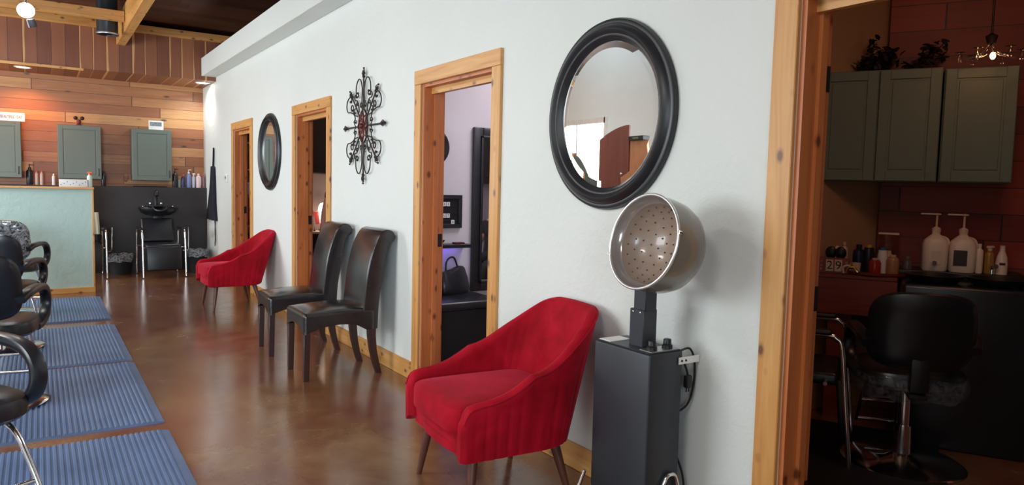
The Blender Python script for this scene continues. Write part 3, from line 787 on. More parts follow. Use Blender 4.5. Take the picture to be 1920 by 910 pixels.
# ---------------------------------------------------------------- shampoo chairs, bowl, bins
def make_shampoo():
    t = thing('shampoo_chair', 'x', 'chair')     # front +X
    obj('seat', box(B(), -.22, .26, -.23, .23, .40, .47, .025, 4), m_vinyl, t)
    bm = B(); b2 = B(); box(b2, -.035, .035, -.215, .215, 0, .36, .025, 4); merge(bm, b2, T((-.22, 0, .47), ry=-.35)); obj('backrest', bm, m_vinyl, t)
    bm = B(); b2 = B(); box(b2, -.02, .02, -.225, .225, -.33, 0, .012, 3); merge(bm, b2, T((.265, 0, .435), ry=-.10)); obj('leg_rest', bm, m_vinyl, t)
    for s in (1, -1):
        bm = B(); tube(bm, [(.33, s*.275, .012), (.30, s*.275, .30), (.27, s*.275, .60), (.24, s*.275, .655), (.18, s*.275, .67), (-.18, s*.275, .67), (-.24, s*.275, .65), (-.26, s*.275, .55), (-.30, s*.275, .012)], .013, 10, smooth=4)
        obj('leg', bm, m_chrome, t)
        bm = B(); box(bm, -.18, .22, s*.275-.03, s*.275+.03, .672, .70, .012, 3); obj('armrest', bm, m_black, t)
    bm = B(); tube(bm, [(.20, .275, .42), (.20, -.275, .42)], .011, 8); obj('cross_bar', bm, m_chrome, t)
    bm = B(); tube(bm, [(-.25, .275, .42), (-.25, -.275, .42)], .011, 8); obj('cross_bar', bm, m_chrome, t)
    bm = B(); tube(bm, [(.05, .29, .36), (.05, .345, .36), (.05, .36, .42), (-.02, .375, .69)], .0075, 8, smooth=4); obj('lever', bm, m_chrome, t)
    return t
sh = make_shampoo(); sh['label'] = 'black shampoo chair with chrome frame in front of the dark panel, fully in view'; sh['group'] = 'shampoo chairs at the back'
sh.location = (-.735, 11.38, 0); sh.rotation_euler = (0, 0, -PI/2+.03)
dup(sh, (-1.71, 11.52, 0), -PI/2+.02, 'black shampoo chair with chrome leg, half hidden behind the sage half wall')
t = thing('towel', 'pale cloth added for the light on the back of the half hidden shampoo chair', 'towel', (-1.515, 11.55, .60), .1)  # added cloth standing for light on the chair back, no real towel
bm = B(); rings = []
for z, yy in ((0, -.035), (.15, .02), (.27, .065), (.30, .085), (.27, .105), (.10, .06)):
    rings.append([(-.09+.12*k/10, yy+.006*math.sin(k*1.4), z) for k in range(11)]+[(.03-.12*k/10, yy+.012+.006*math.sin((10-k)*1.4), z) for k in range(11)])
loft(bm, rings); obj('cloth', bm, plain('pale_back_light', S(176, 176, 160), .9), t)
def make_bowl():
    t = thing('shampoo_bowl', 'black shampoo bowl with hose and neck rest on the dark panel', 'sink', (-.73, 11.70, 0))
    bm = B(); lathe(bm, [(.05, .87), (.14, .885), (.20, .92), (.23, .97), (.238, .975), (.24, .965), (.21, .90), (.15, .865), (.06, .85), (0, .85)], 40); bmesh.ops.scale(bm, vec=(1.08, 1, 1), verts=bm.verts)
    for v in bm.verts:
        if v.co.y < -.15 and abs(v.co.x) < .11 and v.co.z > .9: v.co.z -= .045*(1-abs(v.co.x)/.11)
    obj('bowl', bm, m_black, t)
    bm = B(); box(bm, -.06, .06, .02, .24, .60, .87, .01, 2); obj('bracket', bm, m_black, t)
    bm = B(); strip(bm, [(-.10, -.215, .985), (-.06, -.23, .945), (0, -.235, .93), (.06, -.23, .945), (.10, -.215, .985)], .05, .025, (0, 1, 0)); obj('neck_rest', bm, m_vinyl, t)
    bm = B(); box(bm, -.10, .10, .17, .245, .97, 1.0, .01, 2); obj('faucet_base', bm, m_black, t)
    bm = B(); tube(bm, [(0, .19, .98), (0, .19, 1.10), (0, .17, 1.18), (0, .12, 1.20), (0, .09, 1.14)], [.02, .026], 12, smooth=5); obj('spray_hose', bm, m_black, t)
    for s in (-1, 1):
        bm = B(); lathe(bm, [(.012, 0), (.018, .02), (.016, .035), (0, .04)], 12, T((s*.075, .19, 1.0))); obj('tap', bm, m_chrome, t)
    for s in (-1, 1):
        bm = B(); ball(bm, (s*.2, -.03, .985), .014, 8); obj('stud', bm, m_chrome, t)
make_bowl()
def make_bin(label, loc, r, h, bag):
    t = thing('trash_bin', label, 'trash can', loc)
    bm = B(); lathe(bm, [(0, 0), (r*.82, 0), (r, h), (r*1.03, h), (r*1.03, h-.012), (r*.97, h-.012), (r*.80, .015), (0, .015)], 28); obj('bin', bm, m_blackmat, t)
    bm = B(); b = bmesh.new(); R = []
    for z, k in ((h-.09, 1.035), (h-.04, 1.07), (h+.012, 1.05), (h+.015, 1.0), (h-.05, .92)):
        R.append([(r*k*math.cos(a*PI/16)*(1+.03*math.sin(a*1.7+z*60)), r*k*math.sin(a*PI/16)*(1+.03*math.sin(a*2.3)), z+.01*math.sin(a*1.3)) for a in range(32)])
    b.free(); loft(bm, R, True, False); obj('bin_bag', bm, bag, t, True, 'crinkled clear plastic liner'); return t
make_bin('black bin with clear liner in the corner beside the far red armchair', (-.20, 11.62, 0), .15, .33, m_crinkle)
make_bin('dark low bin with clear liner beside the shampoo chair', (-1.22, 11.72, 0), .16, .28, m_crinkle)

# ---------------------------------------------------------------- cabinets on the back wall
def wall_cabinet(name, label, loc, rotz, w_, h, d, doors, mat, group=None, handle=True, frame=.055):
    """origin at bottom centre of the back; front faces local -Y"""
    t = thing(name, label, 'cabinet', loc, rotz, group)
    obj('body', box(B(), -w_/2, w_/2, -d+.02, 0, 0, h, .003, 1), mat, t, False)
    dw = w_/doors
    for i in range(doors):
        a = -w_/2+dw*i+.006; b_ = a+dw-.012; bm = B()
        y0, y1 = -d, -d+.019
        box(bm, a, a+frame, y0, y1, .006, h-.006, .002, 1); box(bm, b_-frame, b_, y0, y1, .006, h-.006, .002, 1)
        box(bm, a+frame, b_-frame, y0, y1, .006, .006+frame, .002, 1); box(bm, a+frame, b_-frame, y0, y1, h-.006-frame, h-.006, .002, 1)
        box(bm, a+frame-.002, b_-frame+.002, y0+.008, y1, .06, h-.06); box(bm, a+frame+.012, b_-frame-.012, y0+.004, y1, .006+frame+.012, h-.018-frame, .003, 1)
        dr = obj('door', bm, mat, t, False)
        if handle:
            bm = B(); hx = b_-.03; tube(bm, [(hx, y0, .05), (hx, y0-.022, .062), (hx, y0-.024, .10), (hx, y0-.022, .14), (hx, y0, .152)], .0055, 8, smooth=4); obj('handle', bm, m_iron, dr)
    return t
G = 'sage green wall cabinets on the plank wall'
cab = wall_cabinet('wall_cabinet', 'sage green wall cabinet nearest the white wall, small framed print on top', (-.765, 12.199, 1.365), 0, .53, .76, .30, 1, m_sagecab, G)
dup(cab, (-1.69, 12.199, 1.365), None, 'middle sage green wall cabinet with a small figurine on top')
dup(cab, (-2.64, 12.199, 1.365), None, 'sage green wall cabinet at the left edge with a lettered sign on top')
# sign, figurine, framed print
t = thing('wooden_sign', 'white lettered sign standing on the left sage cabinet', 'sign', (-2.60, 11.915, 2.128), 0)
obj('board', box(B(), -.26, .275, -.01, .01, 0, .115, .002, 1), m_white, t, False)
for wd, xx in (('BEAUTIFUL', .078), ('DAY', .215)):
    o = text_obj('word', wd, .058, m_black, t, (xx, -.0105, .055), (PI/2, 0, 0)); o.scale = (.55, 1, 1)
t = thing('figurine', 'small dark two-horned figurine on top of the middle sage cabinet', 'figurine', (-1.69, 12.0, 2.125))
bm = B(); lathe(bm, [(0, 0), (.04, 0), (.038, .01), (.02, .025), (.03, .06), (.022, .085), (0, .09)], 14); obj('body', bm, m_rust, t)
for s in (-1, 1):
    bm = B(); ball(bm, (s*.04, 0, .105), .030, 10, sc=(1, .7, .9)); obj('lobe', bm, m_iron, t)
t = thing('framed_print', 'small white framed print leaning on top of the right sage cabinet', 'picture', (-.70, 11.98, 2.126))
obj('frame', box(B(), -.10, .10, -.012, .012, 0, .135, .002, 1), m_white, t, False)
obj('picture', box(B(), -.085, .075, -.0135, -.011, .055, .115), plain('grey_print', S(120, 124, 124), .5, var=.5, scale=30), t, False)
# ---------------------------------------------------------------- bottles
def bottle(name, label, loc, r, h, mat, capm, kind='pump', group=None, neck=.4):
    t = thing(name, label, 'bottle', loc, random.uniform(-.5, .5), group)
    bm = B(); lathe(bm, [(0, 0), (r*.93, 0), (r, .008), (r, h*.70), (r*.92, h*.78), (r*neck, h*.86), (r*neck, h*.90), (0, h*.90)], 18); obj('body', bm, mat, t)
    if kind == 'pump':
        bm = B(); lathe(bm, [(r*.45, 0), (r*.45, h*.07), (r*.15, h*.09), (r*.15, h*.22), (0, h*.22)], 12, T((0, 0, h*.89))); box(bm, -.008, r*1.3, -.007, .007, h*1.09, h*1.09+.012, .003, 1); obj('pump', bm, capm, t)
    elif kind == 'spray':
        bm = B(); lathe(bm, [(r*.45, 0), (r*.45, h*.08), (0, h*.08)], 12, T((0, 0, h*.89))); box(bm, -r*.7, r*1.2, -.012, .012, h*.97, h*1.07, .006, 2); box(bm, r*.5, r*.7, -.006, .006, h*.86, h*.98, .002, 1); obj('trigger', bm, capm, t)
    else:
        bm = B(); lathe(bm, [(r*.5, 0), (r*.5, h*.11), (r*.45, h*.12), (0, h*.12)], 14, T((0, 0, h*.88))); obj('cap', bm, capm, t)
    return t
cols = {}
def pm(c, rough=.3, **k):
    if c not in cols: cols[c] = plain('plastic_%d_%d_%d' % c, S(*c), rough, **k)
    return cols[c]
ZC = 1.27; GB = 'hair product bottles on the back counter'
def bx(px): return at_y(px, 345, 12.0).x
BT = [(56, .040, .25, (28, 26, 30), (24, 22, 24), 'pump', 'black pump bottle on the back counter between the left and middle cabinets'),
      (69, .022, .20, (190, 160, 150), (204, 70, 50), 'cap', 'clear bottle with red cap, left of its pair beside the black pump bottle'),
      (78.5, .022, .20, (186, 158, 148), (206, 80, 56), 'cap', 'clear bottle with red cap, right of its pair on the back counter'),
      (101, .022, .16, (205, 196, 190), (225, 222, 215), 'cap', 'small whitish bottle under the left edge of the middle cabinet'),
      (194, .030, .22, (30, 26, 30), (26, 24, 26), 'cap', 'dark slim bottle just right of the middle sage cabinet'),
      (328, .038, .25, (34, 26, 24), (24, 20, 20), 'pump', 'black brown pump bottle first right of the right sage cabinet'),
      (336, .020, .14, (130, 140, 138), (120, 128, 126), 'cap', 'short grey green tube second right of the right sage cabinet'),
      (343.5, .030, .20, (38, 40, 84), (196, 90, 64), 'cap', 'navy bottle with orange cap in the row by the white wall'),
      (354, .036, .245, (120, 132, 180), (226, 226, 228), 'pump', 'blue bottle with white pump top, tallest of the row by the white wall'),
      (363, .022, .21, (178, 186, 206), (230, 232, 236), 'spray', 'pale slim bottle with white spray head in the row by the white wall'),
      (372.5, .040, .22, (226, 196, 196), (216, 190, 190), 'cap', 'pinkish wide bottle in the row by the white wall'),
      (383, .022, .22, (120, 84, 90), (190, 60, 66), 'cap', 'dim bottle with red cap, last of the row against the white wall')]
for px, r, h, c1, c2, k, l in BT:
    bottle('product_bottle', l, (min(bx(px), -.035), 12.0+random.uniform(-.01, .02), ZC), r, h/1.0, pm(c1), pm(c2), k, GB)
t = thing('wine_glass', 'stemmed glass standing on the back counter between two sage cabinets', 'glass', (at_y(236, 348, 12.02).x, 12.02, ZC))
bm = B(); lathe(bm, [(0, 0), (.03, 0), (.03, .003), (.005, .008), (.004, .07), (.02, .085), (.036, .12), (.034, .17), (.032, .17), (.034, .12), (.018, .088), (0, .08)], 20); obj('bowl', bm, m_clear, t)
# dark mat on the counter
tag(obj('counter_mat', box(B(), -1.0, -.56, 11.965, 12.15, ZC, ZC+.012, .003, 1), m_blackmat), 'black rubber mat lying on the counter under the right cabinet', 'mat')
# on the half wall
t = thing('tissue_box', 'white patterned tissue box on top of the sage half wall', 'box', (-1.83, 10.01, 1.27), .02)
obj('carton', box(B(), -.155, .13, -.06, .06, 0, .09, .004, 2), m_white, t)
bm = B()
for k in range(9): ball(bm, (-.14+k*.031, -.0605, .025+.035*((k*7) % 3)/2), .006, 6, sc=(1, .2, 1))
obj('pattern', bm, pm((70, 96, 130)), t)
bottle('spray_bottle', 'clear spray bottle with orange trigger on the end of the sage half wall', (-1.675, 10.02, 1.27), .028, .17, pm((206, 214, 206)), pm((236, 96, 50)), 'spray')

# ---------------------------------------------------------------- apron, thermostat
t = thing('apron', 'black salon apron hanging by its straps on the white wall', 'apron', (-.012, 11.38, 0))
bm = B(); rings = []
for z, a, b_ in [(1.60, -.07, .05), (1.57, -.11, .08), (1.40, -.14, .12), (1.20, -.16, .19), (1.05, -.17, .28), (.93, -.20, .36), (.82, -.24, .42), (.795, -.25, .43)]:
    ring = []
    for k in range(17): u = k/16; ring.append((-.012-.018*abs(math.sin(u*9+z*2)), a+(b_-a)*u, z))
    ring += [(-.002, a+(b_-a)*(1-k/16), z) for k in range(17)]
    rings.append(ring)
loft(bm, rings); obj('cloth', bm, m_navycloth, t)
bm = B(); strip(bm, [(-.006, -.05, 1.60), (-.006, -.075, 1.72), (-.006, -.075, 1.84), (-.006, -.06, 1.87), (-.006, -.045, 1.84), (-.006, -.03, 1.72), (-.006, .0, 1.60)], .02, .008, (1, 0, 0)); obj('neck_strap', bm, m_navycloth, t)
bm = B(); tube(bm, [(-.008, -.16, .80), (-.008, -.13, .66), (-.008, -.15, .52), (-.008, -.12, .46)], .007, 6, smooth=5); tube(bm, [(-.008, -.12, .80), (-.008, -.15, .62), (-.008, -.12, .42)], .007, 6, smooth=5); obj('tie', bm, m_navycloth, t)
t = thing('thermostat', 'small white thermostat on the white wall left of the farthest doorway', 'thermostat', (0, 10.50, 1.42))
obj('housing', box(B(), -.025, 0, -.06, .06, -.055, .055, .006, 2), m_white, t)
obj('display', box(B(), -.0265, -.024, -.035, .03, -.01, .03), m_steel, t, False)

# ---------------------------------------------------------------- lights in view, then the added fill panels
def can_light(label, x, y, em):
    t = thing('recessed_light', label, 'light', (x, y, 2.83))
    bm = B(); lathe(bm, [(.10, 0), (.102, -.006), (.082, -.008), (.078, 0)], 32, cap=False); obj('trim_ring', bm, m_white, t)
    bm = B(); lathe(bm, [(0, -.003), (.08, -.003)], 32, cap=False); obj('lens', bm, em, t)
can_light('glowing recessed light at the corner of plank soffit and white wall', -.13, 11.50, emitter('cool_lens', (1, 1, 1, 1), 22))
can_light('warm recessed light in the plank soffit at the upper left', -2.33, 11.62, emitter('warm_lens', (1, .62, .33, 1), 6))
t = thing('spotlight', 'dazzling white track spotlight hanging below the roof beam', 'light', (-2.25, 8.0, 0))
bm = B(); tube(bm, [(0, 0, 3.74), (0, 0, 2.95)], .008, 8); obj('rod', bm, m_black, t)
bm = B(); lathe(bm, [(.035, .10), (.05, .09), (.07, .0), (.066, 0), (.046, .085), (0, .09)], 24, T((0, .02, 2.89), rx=-1.1)); obj('shade', bm, m_white, t)
bm = B(); ball(bm, (0, -.02, 2.885), .055, 16); obj('bulb', bm, emitter('hot_bulb', (.93, .95, 1, 1), 40), t)
bm = B(); lathe(bm, [(0, .07), (.034, .07), (.036, 0), (.033, 0), (.03, .03), (0, .03)], 20, T((.05, .05, 2.755), rx=.35, ry=-.3)); h_ = obj('second_head', bm, m_black, t)
bm = B(); lathe(bm, [(0, .012), (.03, .012)], 20, T((.05, .05, 2.753), rx=.35, ry=-.3), cap=False); obj('lens', bm, emitter('dim_lens', (.9, .95, 1, 1), 4), h_)
point('spotlight_lamp', (-2.25, 7.86, 2.86), 14, (.9, .95, 1), .05)
t = thing('cylinder_fixture', 'black cylinder duct with metal rim hanging behind the roof beams', 'light', (-1.44, 10.27, 0))
bm = B(); lathe(bm, [(.118, 3.60), (.118, 3.45), (.122, 3.44), (.122, 3.43), (.118, 3.42), (.118, 3.17), (.125, 3.165), (.125, 3.15), (.10, 3.15), (.098, 3.17)], 32, cap=False); obj('housing', bm, plain('black_duct', S(46, 50, 54), .35, .4), t)
bm = B(); lathe(bm, [(.100, 3.165), (.06, 3.18), (0, 3.17)], 32, cap=False); obj('grille', bm, m_black, t)
bm = B(); lathe(bm, [(.126, 3.168), (.128, 3.158), (.126, 3.149)], 32, cap=False); obj('rim', bm, m_steel, t)
for i, (x, y) in enumerate(FILL_PANELS):
    t = thing('added_fill_panel', 'flat white unseen panel added as fill light over the styling chairs, ' + ['behind the camera', 'above the near mats', 'above the far mats'][i], 'light', (x, y, 0))
    obj('housing', box(B(), -.3, .3, -.6, .6, 3.305, 3.34), m_white, t, False)  # made-up housing round the added fill lamp
    bm = B()
    for sx, sy in ((-.2, -.5), (.2, -.5), (-.2, .5), (.2, .5)): tube(bm, [(sx, sy, 3.34), (sx, sy, 3.68+(9.0-y)*.02)], .003, 6)
    obj('hanger', bm, m_steel, t)

# ================================================================ ROOM BEHIND THE NEAR DOORWAY
YF = 5.35
t = thing('storage_bench', 'black padded bench box seen through the nearest lit doorway', 'bench', (.50, 4.98, 0))
obj('base', box(B(), -.33, .27, -.29, .31, 0, .44, .006, 1), m_blackmat, t, False)
bm = B(); box(bm, -.34, .335, -.315, .33, .44, .505, .02, 4); obj('padded_lid', bm, m_vinyl, t)
t = thing('handbag', 'black leather handbag on the black bench', 'bag', (.62, 5.10, .505), .3)
bm = B(); rings = []
for z, a, b_ in ((0, .15, .08), (.03, .165, .09), (.12, .15, .07), (.19, .13, .035), (.20, .12, .012)):
    rings.append([(x, y, z+.02*math.sin(x*20)*(z > .1)) for x, y in sell(0, 0, a, b_, .7, 28)])
loft(bm, rings); obj('body', bm, m_vinyl, t)
bm = B(); tube(bm, [(-.08, 0, .18), (-.06, .01, .27), (.03, .02, .29), (.08, .01, .18)], .008, 8, smooth=6); obj('strap', bm, m_vinyl, t)
t = thing('letter_board', 'small black framed board with white letter tiles on the lilac wall', 'sign', (.63, YF-.001, 1.165))
bm = B(); w_, h_ = .165, .14
for a in ((-w_-.05, -w_, -h_, h_), (w_-.04, w_, -h_, h_)): pass
box(bm, -.22, .195, -.03, 0, .105, .14, .003, 1); box(bm, -.22, .195, -.03, 0, -.14, -.105, .003, 1); box(bm, .16, .195, -.03, 0, -.105, .105, .003, 1); box(bm, -.22, -.185, -.03, 0, -.105, .105, .003, 1)
obj('frame', bm, m_frame, t)
obj('board', box(B(), -.19, .165, -.012, -.001, -.11, .11), m_black, t, False)
for zz in (.045, -.015, -.075):
    obj('rail', box(B(), -.18, .16, -.018, -.012, zz-.003, zz+.002), m_frame, t, False)
k = 0
for zz, xs, ch in ((.062, (-.04, -.005, .03, .065), 'ALES'), (.012, (0,), 'A'), (-.035, (-.04, -.005, .03, .065), 'ABUT'), (-.09, (.11,), '8')):
    for xx, c in zip(xs, ch):
        tl = obj('letter_tile', box(B(), xx-.015, xx+.015, -.020, -.013, zz-.018, zz+.018, .001, 1), m_white, t, False)
        text_obj('letter', c, .028, m_black, tl, (xx, -.0205, zz), (PI/2, 0, 0), .0004)
t = thing('wall_shelf', 'thin black shelf under the letter board with a purple glow below', 'shelf', (.60, YF, .875))
obj('shelf_board', box(B(), -.42, .26, -.13, 0, -.012, .018, .003, 1), m_black, t, False)
em = obj('light_strip', box(B(), -.35, .20, -.05, -.03, -.018, -.012), emitter('violet_strip', (.22, .14, 1, 1), 5), t, False)
point('shelf_glow', (.55, 5.26, .82), .5, (.25, .15, 1), .03)
t = thing('small_bowl', 'small dark bowl on the thin black shelf', 'bowl', (.58, 5.28, .893))
bm = B(); lathe(bm, [(0, 0), (.03, 0), (.055, .035), (.052, .035), (.028, .006), (0, .006)], 20); obj('bowl', bm, m_iron, t)
t = thing('card_stack', 'flat dark stack of cards on the right end of the thin black shelf', 'cards', (.77, 5.28, .893))
obj('cards', box(B(), -.045, .045, -.03, .03, 0, .014, .001, 1), m_rust, t, False)
t = thing('wall_clock', 'round dark wall clock half hidden by the door jamb', 'clock', (.535, YF, 1.70))
bm = B(); lathe(bm, [(0, .02), (.13, .02), (.145, .03), (.16, .022), (.16, 0)], 40, T(rx=PI/2), cap=False); obj('case', bm, m_iron, t)
t = thing('framed_mirror', 'tall black framed mirror on the lilac wall of the lit room', 'mirror', (1.375, YF-.001, .47))
W, H = .45, 1.42; bm = B()
for a in ((-W, -W+.095, 0, H), (W-.095, W, 0, H), (-W+.095, W-.095, 0, .095), (-W+.095, W-.095, H-.095, H)):
    box(bm, a[0], a[1], -.035, 0, a[2], a[3], .01, 2)
for a in ((-W+.07, -W+.095, .07, H-.07), (W-.095, W-.07, .07, H-.07)): box(bm, a[0], a[1], -.048, -.03, a[2], a[3], .006, 2)
box(bm, -W+.07, W-.07, -.048, -.03, .07, .095, .006, 2); box(bm, -W+.07, W-.07, -.048, -.03, H-.095, H-.07, .006, 2)
obj('frame', bm, m_frame, t)
obj('glass', box(B(), -W+.09, W-.09, -.018, -.014, .09, H-.09), m_darkmirror, t, False)
# things the tall mirror shows: dark cupboard, counter and seated person
wall_cabinet('black_cabinet', 'black wall cupboard inside the lit room, reflected in its tall mirror', (2.45, 3.361, 1.42), PI, 1.6, 1.2, .32, 2, m_blackwall, None, False)

# ---------------------------------------------------------------- people
def figure(name, label, loc, rotz, shirt, seat=.45, hair_m=None, arm_drop=True, stand=False):
    """seated figure facing local +X, right arm (local -Y) hanging; origin on the floor under the seat"""
    t = thing(name, label, 'person', loc, rotz)
    s = seat
    V = []; R_ = []; E_ = []
    def add(p, r, par=None):
        V.append(p); R_.append(r); i = len(V)-1
        if par is not None: E_.append((par, i))
        return i
    pel = add((0, 0, s+.10), .115); sp = add((-.02, 0, s+.28), .11, pel); ch = add((-.01, 0, s+.44), .125, sp); nk = add((0, 0, s+.56), .055, ch); hb = add((.01, 0, s+.63), .055, nk)
    h1 = add((.02, 0, s+.70), .085, hb); h2 = add((.012, 0, s+.78), .085, h1)
    for sd in (-1, 1):
        hp = add((.08, sd*.10, s+.09) if not stand else (0, sd*.09, s+.02), .09 if not stand else .085, pel); kn = add((.46, sd*.12, s+.05) if not stand else (.01, sd*.10, .48), .062, hp); fx = .44 if not stand else -.01
        an = add((fx, sd*.12, .09), .04, kn); to = add((fx+.12, sd*.13, .035), .035, an)
        shd = add((-.01, sd*.17, s+.48), .058, ch)
        if sd == -1 or not arm_drop:
            el = add((-.03, sd*.235, s+.22), .040, shd); q_ = .045 if stand else 0; wr = add((.02, sd*(.245+q_*.8), s-.02), .025, el); pa = add((.03, sd*(.247+q_), s-.09), .03, wr)
            for q in range(4):
                f1 = add((.055-.02*q, sd*(.247+q_*1.1), s-.135-.006*(q in (1, 2))), .0095, pa); f2 = add((.058-.018*q, sd*(.235+q_*1.1), s-.165-.008*(q in (1, 2))), .0085, f1); add((.058-.016*q, sd*(.22+q_*1.1), s-.185-.006*(q in (1, 2))), .007, f2)
            t1 = add((.062, sd*(.235+q_), s-.085), .011, pa); add((.075, sd*(.225+q_), s-.12), .009, t1)
        else:
            el = add((.05, sd*.24, s+.24), .040, shd); wr = add((.27, sd*.16, s+.17), .025, el); pa = add((.34, sd*.14, s+.165), .028, wr)
            for q in range(4):
                f1 = add((.385, sd*(.115+.018*q), s+.165), .0095, pa); add((.42, sd*(.115+.018*q), s+.15), .008, f1)
            t1 = add((.36, sd*.10, s+.17), .011, pa); add((.38, sd*.085, s+.16), .009, t1)
    me = bpy.data.meshes.new('body'); me.from_pydata(V, E_, []); me.materials.append(m_skin)
    body = bpy.data.objects.new('body', me); C.objects.link(body); body.parent = t
    md = body.modifiers.new('skin', 'SKIN'); me.skin_vertices[0].data[0].use_root = True
    for i, r in enumerate(R_): me.skin_vertices[0].data[i].radius = (r, r)
    body.modifiers.new('sub', 'SUBSURF').levels = 2; body.modifiers['sub'].render_levels = 2
    # clothing
    V2, R2, E2 = [], [], []
    def add2(p, r, par=None):
        V2.append(p); R2.append(r); i = len(V2)-1
        if par is not None: E2.append((par, i))
        return i
    a = add2((0, 0, s+.08), .135); b_ = add2((-.02, 0, s+.28), .128, a); c_ = add2((-.01, 0, s+.45), .14, b_); add2((0, 0, s+.53), .075, c_)
    for sd in (-1, 1):
        q = add2((-.01, sd*.17, s+.48), .07, c_); add2((-.02 if sd == -1 or not arm_drop else .02, sd*.21, s+.36), .06, q)
        k = add2((.08, sd*.10, s+.09) if not stand else (0, sd*.09, s-.02), .105 if not stand else .098, a); k2 = add2((.46, sd*.12, s+.05) if not stand else (.01, sd*.10, .48), .078, k); add2((.44 if not stand else -.01, sd*.12, .12), .055, k2)
    me = bpy.data.meshes.new('clothes'); me.from_pydata(V2, E2, []); me.materials.append(shirt)
    cl = bpy.data.objects.new('clothes', me); C.objects.link(cl); cl.parent = t; cl.modifiers.new('skin', 'SKIN'); me.skin_vertices[0].data[0].use_root = True
    for i, r in enumerate(R2): me.skin_vertices[0].data[i].radius = (r, r)
    cl.modifiers.new('sub', 'SUBSURF').levels = 2; cl.modifiers['sub'].render_levels = 2
    bm = B(); ball(bm, (-.03, 0, s+.785), .108, 18, sc=(.95, .9, 1.05)); b2 = B(); ball(b2, (-.075, 0, s+.62), .085, 14, sc=(.7, 1.1, 2.0)); merge(bm, b2); obj('hair', bm, hair_m or m_hair, t)
    for sd in (-1, 1):
        bm = B(); ball(bm, (.105, sd*.033, s+.765), .011, 8); obj('eye', bm, m_white, t)
    bm = B(); ball(bm, (.118, 0, s+.735), .014, 8, sc=(1, .8, 1.4)); obj('nose', bm, m_skin, t)
    bm = B(); ball(bm, (.103, 0, s+.695), .018, 8, sc=(.5, 1.2, .35)); obj('mouth', bm, pm((176, 84, 80)), t)
    bm = B(); lathe(bm, [(.027, -.006), (.030, 0), (.027, .006)], 20, T((.017, -.244-(.034 if stand else 0), s+.0)), cap=False); obj('bracelet', bm, m_black, t)
    return t
def stool(label, loc, h):
    t = thing('stool', label, 'stool', loc)
    bm = B(); lathe(bm, [(0, h-.06), (.17, h-.06), (.18, h-.04), (.18, h-.015), (.165, h), (0, h)], 28); obj('seat', bm, m_vinyl, t)
    bm = B(); lathe(bm, [(0, 0), (.2, 0), (.2, .015), (.04, .04), (.022, .05), (.022, h-.06), (0, h-.06)], 24); obj('pedestal', bm, m_chrome, t)
figure('person', 'standing person in dark top, hanging forearm with black bracelet seen past the door casing', (.815, 8.10, 0), -PI/2-.1, m_blackmat, .81, plain('auburn_hair', S(120, 66, 40), .6), stand=True)
stool('round stool under the seated person in the lit near room', (2.08, 3.95, 0), .48)
figure('person', 'seated person in black inside the lit room, only glimpsed in its tall mirror', (2.08, 3.95, 0), PI*.85, m_blackmat, .48)

# ================================================================ ROOM BEHIND THE SECOND DOORWAY
wall_cabinet('hanging_cabinet', 'black wall cupboard high up inside the second doorway', (1.1, 8.848, 1.50), 0, 1.5, .90, .30, 3, m_blackwall, None, False)
t = thing('desk', 'pale topped desk inside the second doorway', 'desk', (1.05, 8.62, 0))
obj('desk_top', box(B(), -.85, .85, -.20, .22, .775, .80, .003, 1), m_beige, t, False)
obj('cabinet_base', box(B(), -.80, .80, -.12, .20, 0, .775), m_blackwall, t, False)
t = thing('table_lamp', 'glowing white lamp on the desk in the second doorway', 'lamp', (.735, 8.66, .80))
bm = B(); lathe(bm, [(0, 0), (.05, 0), (.05, .01), (.02, .03), (.015, .09), (0, .09)], 20); obj('base', bm, m_black, t)
bm = B(); lathe(bm, [(.035, .08), (.058, .11), (.06, .24), (.05, .30), (.03, .335), (0, .345)], 24, cap=False); obj('lamp_shade', bm, emitter('lit_shade', (1, .93, .86, 1), 1.6), t)
t = thing('small_flag', 'small red and white striped flag on the desk beside the lamp', 'flag', (.60, 8.56, .80)); t.scale = (.6, 1, .85)
bm = B(); tube(bm, [(0, 0, 0), (-.03, 0, .30)], .003, 6); lathe(bm, [(0, 0), (.02, 0), (.018, .02), (0, .022)], 12); obj('pole', bm, m_black, t)
bm = B()
for k in range(7):
    u0, u1 = k*.016, k*.016+.009
    loft(bm, [[(-.03+u0, 0, .28), (-.03+u1, 0, .28), (-.03+u1, .002, .28), (-.03+u0, .002, .28)], [(.03+u0*.8, 0, .10), (.03+u1*.8, 0, .10), (.03+u1*.8, .002, .10), (.03+u0*.8, .002, .10)]])
obj('stripes', bm, pm((200, 44, 50), .7), t)
bm = B(); loft(bm, [[(-.03, .003, .285), (.085, .003, .285), (.085, .005, .285), (-.03, .005, .285)], [(.03, .003, .095), (.12, .003, .095), (.12, .005, .095), (.03, .005, .095)]]); obj('cloth', bm, pm((236, 214, 208), .8), t)
t = thing('desk_box', 'small dark box on the desk in front of the glowing lamp', 'box', (.755, 8.53, .80))
obj('case', box(B(), -.055, .06, -.04, .04, 0, .10, .01, 2), m_black, t); obj('label_patch', box(B(), -.03, .02, -.0415, -.04, .04, .06), m_steel, t, False)

